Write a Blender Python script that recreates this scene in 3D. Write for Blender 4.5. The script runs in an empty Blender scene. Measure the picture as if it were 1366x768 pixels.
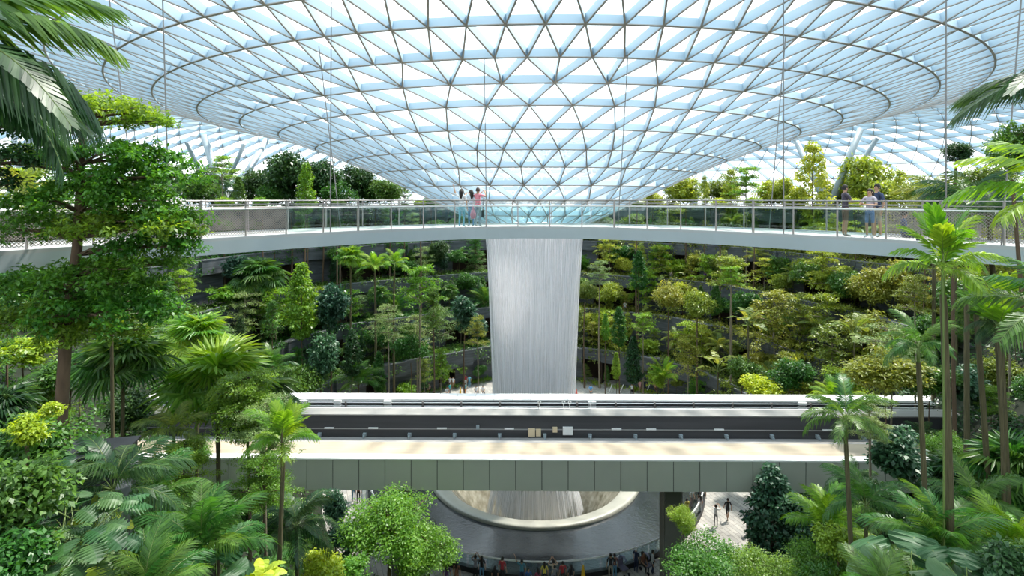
import bpy, bmesh, math, random
import numpy as np
from mathutils import Vector, Matrix
PI = math.pi
SC = bpy.context.scene
COL = SC.collection
F = 735.0            # focal length in pixels of the 1366x768 frame
CZ = 24.8            # camera height above the plaza
HY = 264.0           # horizon row
AX, AY = 2.05, 50.4  # axis of the waterfall

# ------------------------------------------------------------------ camera, sky, sun, exposure
cam_d = bpy.data.cameras.new('camera'); cam = bpy.data.objects.new('camera', cam_d); COL.objects.link(cam)
cam.location = (0, 0, CZ); cam.rotation_euler = (PI/2, 0, 0)
cam_d.sensor_width = 36.0; cam_d.lens = 36.0*F/1366.0
cam_d.shift_y = (HY-384.0)/1366.0
cam_d.clip_start = 0.1; cam_d.clip_end = 3000
SC.camera = cam

world = bpy.data.worlds.new('World'); SC.world = world; world.use_nodes = True
wn = world.node_tree.nodes; wl = world.node_tree.links; wn.clear()
wo = wn.new('ShaderNodeOutputWorld'); wb = wn.new('ShaderNodeBackground')
tc = wn.new('ShaderNodeTexCoord'); sx = wn.new('ShaderNodeSeparateXYZ'); wr = wn.new('ShaderNodeValToRGB')
nz = wn.new('ShaderNodeTexNoise'); nz.inputs['Scale'].default_value = 2.2; nz.inputs['Detail'].default_value = 5
cr = wn.new('ShaderNodeValToRGB'); cr.color_ramp.elements[0].position = .42; cr.color_ramp.elements[1].position = .62
mx = wn.new('ShaderNodeMixRGB'); mx.inputs[2].default_value = (1, 1, 1, 1)
wr.color_ramp.elements[0].position = 0.0; wr.color_ramp.elements[0].color = (0.93, .98, 1.0, 1)
wr.color_ramp.elements[1].position = 0.8; wr.color_ramp.elements[1].color = (0.52, .80, 1.0, 1)
wl.new(tc.outputs['Generated'], sx.inputs[0]); wl.new(sx.outputs[2], wr.inputs[0])
wl.new(tc.outputs['Generated'], nz.inputs[0]); wl.new(nz.outputs[0], cr.inputs[0])
wl.new(cr.outputs[0], mx.inputs[0]); wl.new(wr.outputs[0], mx.inputs[1])
wl.new(mx.outputs[0], wb.inputs[0]); wb.inputs[1].default_value = 1.6
wl.new(wb.outputs[0], wo.inputs[0])

sun_d = bpy.data.lights.new('sun', 'SUN'); sun = bpy.data.objects.new('sun', sun_d); COL.objects.link(sun)
sun_d.energy = 6.5; sun_d.angle = math.radians(3.0); sun_d.color = (1.0, .95, .86)
SUN_FROM = Vector((0.36, 0.34, 0.87)).normalized()     # high, a little beyond and right of the fall
sun.rotation_euler = SUN_FROM.to_track_quat('Z', 'Y').to_euler()
SC.view_settings.view_transform = 'Standard'; SC.view_settings.look = 'None'
SC.view_settings.gamma = 1.0; SC.view_settings.use_curve_mapping = False
SC.view_settings.exposure = 0.56
SC.cycles.max_bounces = 8; SC.cycles.diffuse_bounces = 3; SC.cycles.glossy_bounces = 3
SC.cycles.transparent_max_bounces = 24; SC.cycles.transmission_bounces = 4
SC.cycles.caustics_reflective = False; SC.cycles.caustics_refractive = False
SC.cycles.sample_clamp_indirect = 6.0

# ------------------------------------------------------------------ helpers
rng = np.random.default_rng(7); random.seed(7)
def P(px, py, Z): return Vector(((px-683.0)*Z/F, Z, CZ+(HY-py)*Z/F))
def XP(px, Z): return (px-683.0)*Z/F
def ZP(py, Z): return CZ+(HY-py)*Z/F
def proj(x, y, z): return (683+F*x/y, HY+F*(CZ-z)/y)

class MB:
    """collects verts and faces with a material index per face, builds ONE mesh object"""
    def __init__(s): s.V = []; s.Fc = []; s.M = []; s.n = 0
    def add(s, V, Fc, m=0):
        V = np.asarray(V, float).reshape(-1, 3); s.V.append(V)
        for f in Fc: s.Fc.append(tuple(i+s.n for i in f)); s.M.append(m)
        s.n += len(V); return s
    def box(s, x0, x1, y0, y1, z0, z1, m=0):
        return s.add([(x0,y0,z0),(x1,y0,z0),(x1,y1,z0),(x0,y1,z0),(x0,y0,z1),(x1,y0,z1),(x1,y1,z1),(x0,y1,z1)],
                     [(0,3,2,1),(4,5,6,7),(0,1,5,4),(1,2,6,5),(2,3,7,6),(3,0,4,7)], m)
    def beam(s, a, b, up, w, h, m=0, off=0.0, w2=None):
        """box from a to b; cross-section w wide, h high along up, bottom at off"""
        a = np.array(a, float); b = np.array(b, float); up = np.array(up, float)
        d = b-a; L = np.linalg.norm(d); d = d/max(L, 1e-9)
        sd = np.cross(d, up); sd /= max(np.linalg.norm(sd), 1e-9); u = np.cross(sd, d)
        c = []
        for p in (a, b):
            for (i, j) in ((-1, 0), (1, 0), (1, 1), (-1, 1)): c.append(p+sd*i*w/2+u*(off+j*h))
        return s.add(c, [(0,3,2,1),(4,5,6,7),(0,1,5,4),(1,2,6,5),(2,3,7,6),(3,0,4,7)], m)
    def tube(s, pts, radii, n=8, m=0, cap=True):
        pts = [np.array(p, float) for p in pts]
        if not hasattr(radii, '__len__'): radii = [radii]*len(pts)
        V = []; ref = np.array([0.13, .31, .94])
        for i, p in enumerate(pts):
            d = pts[min(i+1, len(pts)-1)]-pts[max(i-1, 0)]; d = d/max(np.linalg.norm(d), 1e-9)
            if abs(np.dot(d, ref)) > .92: ref2 = np.array([1., .1, 0])
            else: ref2 = ref
            if i == 0: a = np.cross(d, ref2)
            else: a = a-d*np.dot(a, d)
            a = a/max(np.linalg.norm(a), 1e-9); b = np.cross(d, a)
            for k in range(n):
                t = 2*PI*k/n; V.append(p+radii[i]*(math.cos(t)*a+math.sin(t)*b))
        Fc = []
        for i in range(len(pts)-1):
            for k in range(n): Fc.append((i*n+k, i*n+(k+1) % n, (i+1)*n+(k+1) % n, (i+1)*n+k))
        if cap: Fc.append(tuple(range(n-1, -1, -1))); Fc.append(tuple((len(pts)-1)*n+k for k in range(n)))
        return s.add(V, Fc, m)
    def lathe(s, prof, cx, cy, n=48, a0=0, a1=2*PI, m=0):
        full = abs(a1-a0-2*PI) < 1e-6; k = n if full else n+1
        V = []; Fc = []
        for (r, z) in prof:
            for i in range(k):
                t = a0+(a1-a0)*i/n; V.append((cx+r*math.sin(t), cy+r*math.cos(t), z))
        for j in range(len(prof)-1):
            for i in range(n): Fc.append((j*k+i, j*k+(i+1) % k, (j+1)*k+(i+1) % k, (j+1)*k+i))
        return s.add(V, Fc, m)
    def ball(s, c, r, n=8, m=0, sc=(1, 1, 1)):
        V = []; Fc = []
        for j in range(n//2+1):
            th = PI*j/(n//2)
            for i in range(n):
                t = 2*PI*i/n; V.append((c[0]+r*sc[0]*math.sin(th)*math.cos(t), c[1]+r*sc[1]*math.sin(th)*math.sin(t), c[2]+r*sc[2]*math.cos(th)))
        for j in range(n//2):
            for i in range(n): Fc.append((j*n+i, (j+1)*n+i, (j+1)*n+(i+1) % n, j*n+(i+1) % n))
        return s.add(V, Fc, m)
    def mesh(s, name, mats, smooth=False):
        me = bpy.data.meshes.new(name)
        V = np.concatenate(s.V) if s.V else np.zeros((0, 3))
        fast_mesh(me, V, s.Fc)
        for mt in mats: me.materials.append(mt)
        if len(s.Fc):
            me.polygons.foreach_set('material_index', np.array(s.M, dtype=np.int32))
            me.polygons.foreach_set('use_smooth', np.full(len(s.Fc), smooth))
        return me
    def build(s, name, mats, parent=None, smooth=False):
        if not isinstance(mats, (list, tuple)): mats = [mats]
        return link(name, s.mesh(name, mats, smooth), parent)

def fast_mesh(me, V, Fc):
    me.vertices.add(len(V)); me.vertices.foreach_set('co', np.asarray(V, dtype=np.float32).ravel())
    if isinstance(Fc, np.ndarray):
        nf, k = Fc.shape; idx = Fc.ravel().astype(np.int32); st = np.arange(nf, dtype=np.int32)*k
    else:
        ln = np.array([len(f) for f in Fc], dtype=np.int32); nf = len(Fc)
        idx = np.fromiter((i for f in Fc for i in f), dtype=np.int32); st = np.concatenate([[0], np.cumsum(ln)[:-1]]).astype(np.int32) if nf else ln
    me.loops.add(len(idx)); me.loops.foreach_set('vertex_index', idx)
    me.polygons.add(nf); me.polygons.foreach_set('loop_start', st)
    me.update(calc_edges=True); me.validate()

def link(name, data, parent=None, loc=None):
    o = bpy.data.objects.new(name, data); COL.objects.link(o)
    if parent is not None: o.parent = parent
    if loc is not None: o.location = loc
    return o
def tag(o, label=None, cat=None, group=None, kind=None):
    if label: o['label'] = label
    if cat: o['category'] = cat
    if group: o['group'] = group
    if kind: o['kind'] = kind
    return o
def empty(name, loc=(0, 0, 0), rz=0.0, label=None, cat=None, group=None, kind=None):
    o = bpy.data.objects.new(name, None); COL.objects.link(o); o.location = loc; o.rotation_euler = (0, 0, rz)
    o.empty_display_size = .2
    return tag(o, label, cat, group, kind)

# ------------------------------------------------------------------ materials
def nodes(name):
    m = bpy.data.materials.new(name); m.use_nodes = True; nt = m.node_tree
    bs = nt.nodes['Principled BSDF']; return m, nt, bs
def mat(name, col, rough=.6, metal=0.0, var=0.0, scale=3.0, bump=0.0, spec=.5, stretch=None):
    m, nt, bs = nodes(name)
    bs.inputs['Roughness'].default_value = rough; bs.inputs['Metallic'].default_value = metal
    bs.inputs['Specular IOR Level'].default_value = spec
    bs.inputs['Base Color'].default_value = (*col, 1)
    if var > 0 or bump > 0:
        t = nt.nodes.new('ShaderNodeTexCoord'); mp = nt.nodes.new('ShaderNodeMapping')
        if stretch: mp.inputs['Scale'].default_value = stretch
        n = nt.nodes.new('ShaderNodeTexNoise'); n.inputs['Scale'].default_value = scale; n.inputs['Detail'].default_value = 6
        nt.links.new(t.outputs['Object'], mp.inputs[0]); nt.links.new(mp.outputs[0], n.inputs[0])
        if var > 0:
            r = nt.nodes.new('ShaderNodeValToRGB'); r.color_ramp.elements[0].position = .3; r.color_ramp.elements[1].position = .7
            r.color_ramp.elements[0].color = tuple(c*(1-var) for c in col)+(1,)
            r.color_ramp.elements[1].color = tuple(min(1, c*(1+var)) for c in col)+(1,)
            nt.links.new(n.outputs[0], r.inputs[0]); nt.links.new(r.outputs[0], bs.inputs['Base Color'])
        if bump > 0:
            b = nt.nodes.new('ShaderNodeBump'); b.inputs['Strength'].default_value = bump; b.inputs['Distance'].default_value = .05
            nt.links.new(n.outputs[0], b.inputs['Height']); nt.links.new(b.outputs[0], bs.inputs['Normal'])
    return m
def leafmat(name, c1, c2, trans=.38, rough=.42, hue=.03):
    m, nt, bs = nodes(name); N = nt.nodes; L = nt.links
    g = N.new('ShaderNodeNewGeometry'); oi = N.new('ShaderNodeObjectInfo')
    r = N.new('ShaderNodeMixRGB'); r.inputs[1].default_value = (*c1, 1); r.inputs[2].default_value = (*c2, 1)
    L.new(g.outputs['Random Per Island'], r.inputs[0])
    hs = N.new('ShaderNodeHueSaturation'); L.new(r.outputs[0], hs.inputs['Color'])
    m1 = N.new('ShaderNodeMapRange'); m1.inputs['To Min'].default_value = .5-hue; m1.inputs['To Max'].default_value = .5+hue
    L.new(oi.outputs['Random'], m1.inputs[0]); L.new(m1.outputs[0], hs.inputs['Hue'])
    m2 = N.new('ShaderNodeMapRange'); m2.inputs['To Min'].default_value = 1.2; m2.inputs['To Max'].default_value = .8
    L.new(oi.outputs['Random'], m2.inputs[0]); L.new(m2.outputs[0], hs.inputs['Value'])
    L.new(hs.outputs[0], bs.inputs['Base Color']); bs.inputs['Roughness'].default_value = rough
    tr = N.new('ShaderNodeBsdfTranslucent'); hs2 = N.new('ShaderNodeHueSaturation')
    hs2.inputs['Hue'].default_value = .48; hs2.inputs['Saturation'].default_value = 1.1; hs2.inputs['Value'].default_value = 1.7
    L.new(hs.outputs[0], hs2.inputs['Color']); L.new(hs2.outputs[0], tr.inputs[0])
    mxs = N.new('ShaderNodeMixShader'); mxs.inputs[0].default_value = trans
    L.new(bs.outputs[0], mxs.inputs[1]); L.new(tr.outputs[0], mxs.inputs[2])
    L.new(mxs.outputs[0], N['Material Output'].inputs['Surface'])
    return m
def glassmat(name, tint=(1, 1, 1), refl=.08, rough=.02):
    m, nt, bs = nodes(name); N = nt.nodes; L = nt.links
    t = N.new('ShaderNodeBsdfTransparent'); t.inputs[0].default_value = (*tint, 1)
    g = N.new('ShaderNodeBsdfGlossy'); g.inputs['Roughness'].default_value = rough
    lw = N.new('ShaderNodeLayerWeight'); lw.inputs['Blend'].default_value = .25
    mm = N.new('ShaderNodeMath'); mm.operation = 'MULTIPLY_ADD'; mm.inputs[1].default_value = .35; mm.inputs[2].default_value = refl
    L.new(lw.outputs['Fresnel'], mm.inputs[0])
    s = N.new('ShaderNodeMixShader'); L.new(mm.outputs[0], s.inputs[0]); L.new(t.outputs[0], s.inputs[1]); L.new(g.outputs[0], s.inputs[2])
    L.new(s.outputs[0], N['Material Output'].inputs['Surface']); N.remove(bs)
    return m
M = {}
M['fin'] = mat('fin_paint', (.48, .61, .70), .45)
M['flange'] = mat('flange_paint', (.40, .36, .33), .5)
M['roof_glass'] = glassmat('roof_glass', (.97, .985, .99), .02)
M['rail_glass'] = glassmat('rail_glass', (.88, .955, .95), .04)
M['pool_glass'] = glassmat('pool_glass', (.80, .90, .90), .05)
M['steel'] = mat('brushed_steel', (.34, .31, .29), .35, .6)
M['cable'] = mat('cable_steel', (.22, .21, .20), .4, .5)
M['white'] = mat('white_paint', (.82, .82, .80), .5)
M['column'] = mat('column_paint', (.30, .36, .39), .45)
M['bridge'] = mat('bridge_paint', (.42, .47, .49), .5, var=.04, scale=.6)
M['deck'] = mat('bridge_deck', (.40, .39, .37), .7, var=.08, scale=2)
M['panel'] = mat('panel_paint', (.45, .46, .39), .42, .1, var=.04, scale=.4)
M['joint'] = mat('dark_joint', (.03, .03, .03), .8)
M['cream'] = mat('cream_concrete', (.42, .345, .25), .75, var=.12, scale=.9, stretch=(.3, 3, 1))
M['kerb'] = mat('kerb_paint', (.46, .47, .47), .6)
M['edge'] = mat('pale_concrete', (.84, .83, .80), .7, var=.05, scale=1.5)
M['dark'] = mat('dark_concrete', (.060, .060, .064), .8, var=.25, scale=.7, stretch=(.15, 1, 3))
M['grey'] = mat('grey_concrete', (.30, .29, .28), .8, var=.15, scale=.8, stretch=(.2, 2, 2))
M['ledge'] = mat('ledge_concrete', (.24, .235, .22), .8, var=.15, scale=.8, stretch=(.2, 2, 2))
M['black'] = mat('black_paint', (.012, .013, .016), .5)
M['slate'] = mat('slate_cladding', (.085, .095, .105), .7, var=.35, scale=1.2, bump=.3, stretch=(.4, .4, 4))
M['slate2'] = mat('slate_coping', (.16, .17, .18), .7, var=.2, scale=1.0)
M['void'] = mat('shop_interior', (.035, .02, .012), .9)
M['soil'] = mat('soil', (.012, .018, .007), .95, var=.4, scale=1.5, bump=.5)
M['bark'] = mat('bark', (.115, .075, .045), .9, var=.35, scale=6, bump=.4, stretch=(1, 1, .3))
M['bark2'] = mat('pale_bark', (.24, .20, .14), .9, var=.25, scale=6, bump=.3, stretch=(1, 1, .3))
M['bark3'] = mat('palm_bark', (.10, .085, .04), .85, var=.4, scale=9, bump=.3, stretch=(.3, .3, 2))
M['stem'] = mat('green_stem', (.14, .20, .05), .55, var=.3, scale=5, stretch=(.5, .5, 2))
M['pillar'] = mat('pillar_concrete', (.17, .165, .14), .7, var=.08, scale=1)
M['orange'] = mat('orange_cloth', (.75, .16, .05), .7)
M['teal'] = mat('teal_banner', (.02, .42, .55), .6)
M['lime'] = mat('lime_banner', (.18, .32, .06), .6)
M['yellow'] = mat('yellow_plastic', (.85, .50, .03), .5)
M['blue'] = mat('blue_cloth', (.03, .25, .75), .7)
M['beige_box'] = mat('beige_box', (.72, .58, .38), .6)
M['rednote'] = mat('red_plastic', (.65, .05, .04), .5)

LM = {
 'dark':  leafmat('leaf_dark', (.020, .060, .018), (.050, .125, .030), .30),
 'mid':   leafmat('leaf_mid', (.035, .105, .016), (.100, .235, .040), .38),
 'fresh': leafmat('leaf_fresh', (.060, .160, .020), (.170, .340, .045), .42),
 'bright':leafmat('leaf_bright', (.110, .240, .022), (.250, .420, .055), .42),
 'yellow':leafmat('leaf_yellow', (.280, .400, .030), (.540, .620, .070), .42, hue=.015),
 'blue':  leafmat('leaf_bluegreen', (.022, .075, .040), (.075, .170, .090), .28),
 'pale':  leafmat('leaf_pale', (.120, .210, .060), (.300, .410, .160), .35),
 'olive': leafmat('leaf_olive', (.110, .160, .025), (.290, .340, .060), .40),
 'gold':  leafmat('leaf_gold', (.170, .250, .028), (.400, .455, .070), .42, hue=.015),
 'gloss': leafmat('leaf_gloss', (.018, .060, .020), (.055, .150, .040), .25, .48),
}

# ------------------------------------------------------------------ ground shape
LEV = [(25.0, 4.2), (29.5, 8.6), (34.0, 13.0), (38.5, 17.6), (43.0, 23.0)]   # radius of each retaining wall and the floor height behind it
def sstep(a, b, x):
    t = min(1, max(0, (x-a)/(b-a))); return t*t*(3-2*t)
def wob(phi): return 0.9*math.sin(phi*3+1)+.6*math.sin(phi*7+2)
def rphi(x, y): return math.hypot(x-AX, y-AY), math.atan2(x-AX, y-AY)
def H(x, y):
    r, ph = rphi(x, y); a = abs(math.degrees(ph))
    st = 0.0
    for (R, h) in LEV:
        if r > R+wob(ph): st = h
    sm = min(1, max(0, (r-18.5)/(46-18.5)))*23.0
    if a > 150: sm = max(0, sm-5.0*sstep(150, 166, a))
    w = sstep(88, 104, a)
    return st*(1-w)+sm*w

# ------------------------------------------------------------------ the glass roof (ceiling): hoops, diagonals, panes
PROF = [(4.6,-2.45,30),(7.0,-1.42,30),(9.3,-.22,30),(11.7,.9,30),(14.05,2.05,60),(16.4,3.0,60),(18.9,3.95,60),(21.6,4.86,60),
        (24.2,5.49,60),(26.8,6.04,120),(29.3,6.68,120),(31.7,7.3,120),(34.2,7.9,120),(36.8,8.5,120),(39.4,9.05,120),(42.0,9.6,120),
        (44.6,10.0,120),(47.2,10.25,120),(49.8,10.3,120),(52.4,10.15,120),(55.0,9.7,120),(57.6,9.0,120),(60.1,8.0,120),
        (62.5,6.7,120),(64.6,5.1,120),(66.3,3.2,120),(67.6,1.1,120),(68.5,-1.2,120),(68.9,-3.6,120)]
def roof_z(r):
    for i in range(len(PROF)-1):
        if PROF[i][0] <= r <= PROF[i+1][0]:
            t = (r-PROF[i][0])/(PROF[i+1][0]-PROF[i][0]); return CZ+PROF[i][1]*(1-t)+PROF[i+1][1]*t
    return None
def ray_roof(px, py, far=True):
    hits = []; prev = None
    for k in range(60, 1300):
        Z = k*.1; p = P(px, py, Z); z = roof_z(math.hypot(p.x-AX, p.y-AY))
        if z is None: prev = None; continue
        d = p.z-z
        if prev is not None and prev*d < 0: hits.append(p)
        prev = d
    return hits[-1 if far else 0] if hits else None

ceiling = empty('ceiling', (AX, AY, CZ), label='funnel-shaped glass and steel gridshell roof over the whole garden', kind='structure')
NODE = []; offs = 0.0
for i, (r, z, n) in enumerate(PROF):
    if i > 0:
        pn = PROF[i-1][2]
        if n == pn: offs = 0.0 if offs else PI/n
        else: offs = offs % (2*PI/n)
    # local normal of the profile, pointing up and out
    a = PROF[max(i-1, 0)]; b = PROF[min(i+1, len(PROF)-1)]
    t = np.array([b[0]-a[0], b[1]-a[1]]); t /= np.linalg.norm(t); nr = np.array([-t[1], t[0]])
    ring = []
    for k in range(n):
        an = offs+2*PI*k/n
        ring.append((np.array([r*math.sin(an), r*math.cos(an), z]), np.array([nr[0]*math.sin(an), nr[0]*math.cos(an), nr[1]])))
    NODE.append((ring, offs))
diag = []; panes = []
for i in range(len(PROF)-1):
    A, oa = NODE[i]; B, ob = NODE[i+1]; na = len(A); nb = len(B)
    if na == nb:
        for k in range(na):
            if ob > oa+1e-6: j0, j1 = (k-1) % nb, k      # outer ring ahead by half a step
            else: j0, j1 = k, (k+1) % nb
            diag.append((A[k], B[j0])); diag.append((A[k], B[j1]))
            panes.append((A[k], B[j0], B[j1])); panes.append((A[k], B[j1], A[(k+1) % na]))
    else:
        s = int(round(((oa-ob) % (2*PI))/(2*PI/nb)))
        for k in range(na):
            c = (2*k+s) % nb
            for d in (-1, 0, 1): diag.append((A[k], B[(c+d) % nb]))
            panes.append((A[k], B[c], B[(c+1) % nb])); panes.append((A[k], B[(c+1) % nb], A[(k+1) % na]))
            panes.append((A[(k+1) % na], B[(c+1) % nb], B[(c+2) % nb]))
def scr_area(pts):
    q = []
    for p in pts:
        w = p+np.array([AX, AY, CZ])
        if w[1] < 3: return 0
        q.append(proj(*w))
    cx = sum(a for a, b in q)/len(q); cy = sum(b for a, b in q)/len(q)
    if not (-40 < cx < 1406 and -40 < cy < 300): return 0
    d = np.mean([np.linalg.norm(p+np.array([AX, AY, 0])) for p in pts])
    xs = [a for a, b in q]; ys = [b for a, b in q]
    return (max(xs)-min(xs))*(max(ys)-min(ys))+max(max(xs)-min(xs), max(ys)-min(ys))
FD = .40
def fin(mb, a, b, na_, nb_, w=.045, fw=.075):
    up = na_+nb_; up = up/np.linalg.norm(up)
    mb.beam(a, b, up, w, FD if math.hypot(a[0], a[1]) < 50 else .62, 0, .0); mb.beam(a, b, up, fw, .035, 1, -.035)
RM = [M['fin'], M['flange']]
order = sorted(diag, key=lambda d: -scr_area([d[0][0], d[1][0]]))
for i, (a, b) in enumerate(order[:300]):
    mb = MB(); fin(mb, a[0], b[0], a[1], b[1]); mb.build('diagonal_beam', RM, ceiling)
mb = MB()
for (a, b) in order[300:]: fin(mb, a[0], b[0], a[1], b[1])
tag(mb.build('diagonal_beams', RM, ceiling), kind='stuff')
for i, (ring, o) in enumerate(NODE):
    mb = MB(); n = len(ring)
    for k in range(n):
        a, b = ring[k], ring[(k+1) % n]; fin(mb, a[0], b[0], a[1], b[1], .05, .10)
    if i == 0:
        for k in range(n):
            a, b = ring[k], ring[(k+1) % n]; mb.beam(a[0], b[0], (0, 0, 1), .5, .5, 0, -.3)
    mb.build('hoop_beam', RM, ceiling)
order = sorted(panes, key=lambda t: -scr_area([x[0] for x in t]))
def pane(mb, t):
    V = [x[0]+x[1]*((FD if math.hypot(x[0][0], x[0][1]) < 50 else .62)+.01) for x in t]; mb.add(V, [(0, 1, 2)], 0)
for t in order[:300]:
    mb = MB(); pane(mb, t); mb.build('glass_pane', M['roof_glass'], ceiling)
mb = MB()
for t in order[300:]: pane(mb, t)
tag(mb.build('glass_panes', M['roof_glass'], ceiling), kind='stuff')

# ------------------------------------------------------------------ plaza, pool, bowl, waterfall
def ring_mesh(r0, r1, z, n=96, a0=0, a1=2*PI):
    return MB().lathe([(r0, z), (r1, z)], AX, AY, n, a0, a1)
m, nt, bs = nodes('plaza_paving'); M['plaza'] = m
tcn = nt.nodes.new('ShaderNodeTexCoord'); mp = nt.nodes.new('ShaderNodeMapping'); br = nt.nodes.new('ShaderNodeTexBrick')
br.inputs['Color1'].default_value = (.50, .47, .42, 1); br.inputs['Color2'].default_value = (.36, .345, .32, 1); br.inputs['Mortar'].default_value = (.24, .22, .2, 1)
br.inputs['Scale'].default_value = 1.0; br.inputs['Mortar Size'].default_value = .02; br.inputs['Brick Width'].default_value = .9; br.inputs['Row Height'].default_value = .35
nn = nt.nodes.new('ShaderNodeTexNoise'); nn.inputs['Scale'].default_value = .8; mm = nt.nodes.new('ShaderNodeMixRGB'); mm.blend_type = 'OVERLAY'; mm.inputs[0].default_value = .4
nt.links.new(tcn.outputs['Object'], mp.inputs[0]); mp.inputs['Rotation'].default_value = (0, 0, 1.2)
nt.links.new(mp.outputs[0], br.inputs[0]); nt.links.new(tcn.outputs['Object'], nn.inputs[0])
nt.links.new(br.outputs[0], mm.inputs[1]); nt.links.new(nn.outputs[0], mm.inputs[2]); nt.links.new(mm.outputs[0], bs.inputs['Base Color']); bs.inputs['Roughness'].default_value = .7
fl = MB().lathe([(14.7, 0.0), (30.0, 0.0)], AX, AY, 120).build('floor', M['plaza'])
tag(fl, 'pale stone-paved plaza floor around the round pool', kind='structure')

m, nt, bs = nodes('pool_water'); M['water'] = m
bs.inputs['Base Color'].default_value = (.030, .036, .040, 1); bs.inputs['Roughness'].default_value = .12; bs.inputs['Specular IOR Level'].default_value = .7
t = nt.nodes.new('ShaderNodeTexCoord'); n1 = nt.nodes.new('ShaderNodeTexNoise'); n1.inputs['Scale'].default_value = 4.5; n1.inputs['Detail'].default_value = 5
b = nt.nodes.new('ShaderNodeBump'); b.inputs['Strength'].default_value = .28; b.inputs['Distance'].default_value = .06
nt.links.new(t.outputs['Object'], n1.inputs[0]); nt.links.new(n1.outputs[0], b.inputs['Height']); nt.links.new(b.outputs[0], bs.inputs['Normal'])
pool = empty('pool', (AX, AY, 0), label='dark shallow ring pool around the pale bowl, water rippled', cat='pool')
def rel(mb, name, mt, par, **k): return mb.build(name, mt, par, **k)
MB().lathe([(9.4, .12), (14.45, .12)], 0, 0, 96).build('water', M['water'], pool)
MB().lathe([(14.45, .02), (14.45, .34), (14.75, .34), (14.75, 0.0)], 0, 0, 120).build('kerb', M['black'], pool)
npan = 72
for k in range(npan):
    a = PI/2+2*PI*(k+.5)/npan; am = math.degrees(a) % 360
    a0, a1 = 2*PI*k/npan+.004, 2*PI*(k+1)/npan-.004
    mb = MB(); R = 14.62
    V = []
    for (r_, z_) in ((R, .34), (R, 1.15), (R+.02, 1.15), (R+.02, .34)):
        for aa in (a0, a1): V.append((r_*math.sin(aa), r_*math.cos(aa), z_))
    mb.add(V, [(0, 1, 3, 2), (2, 3, 5, 4), (4, 5, 7, 6), (6, 7, 1, 0)])
    mb.build('glass_panel', M['pool_glass'], pool)
mb = MB(); mb.tube([(14.64*math.sin(2*PI*k/120), 14.64*math.cos(2*PI*k/120), 1.19) for k in range(121)], .065, 6, cap=False)
mb.build('handrail', M['white'], pool, smooth=True)

m, nt, bs = nodes('bowl_acrylic'); M['bowl'] = m
bs.inputs['Roughness'].default_value = .18
t = nt.nodes.new('ShaderNodeTexCoord'); n1 = nt.nodes.new('ShaderNodeTexNoise'); n1.inputs['Scale'].default_value = 1.6; n1.inputs['Detail'].default_value = 8
r = nt.nodes.new('ShaderNodeValToRGB'); r.color_ramp.elements[0].color = (.20, .18, .12, 1); r.color_ramp.elements[1].color = (.50, .47, .38, 1)
r.color_ramp.elements[0].position = .3; r.color_ramp.elements[1].position = .7
nt.links.new(t.outputs['Object'], n1.inputs[0]); nt.links.new(n1.outputs[0], r.inputs[0]); nt.links.new(r.outputs[0], bs.inputs['Base Color'])
b = nt.nodes.new('ShaderNodeBump'); b.inputs['Strength'].default_value = .3; nt.links.new(n1.outputs[0], b.inputs['Height']); nt.links.new(b.outputs[0], bs.inputs['Normal'])
M['bowl_rim'] = mat('bowl_rim', (.50, .49, .42), .35, var=.08, scale=1.5)
bowl = empty('funnel_bowl', (AX, AY, 0), label='pale cream funnel bowl that swallows the waterfall in the middle of the pool', cat='water bowl')
MB().lathe([(9.55, .02), (9.55, .34), (9.4, .42), (9.2, .38), (8.3, .16), (8.0, -.1)], 0, 0, 96).build('rim', M['bowl_rim'], bowl, smooth=True)
MB().lathe([(8.0, -.1), (7.2, -1.1), (6.0, -2.9), (5.0, -4.8), (4.2, -7.2), (3.7, -10), (3.6, -14), (.01, -14)], 0, 0, 96).build('funnel_wall', M['bowl'], bowl, smooth=True)

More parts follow.
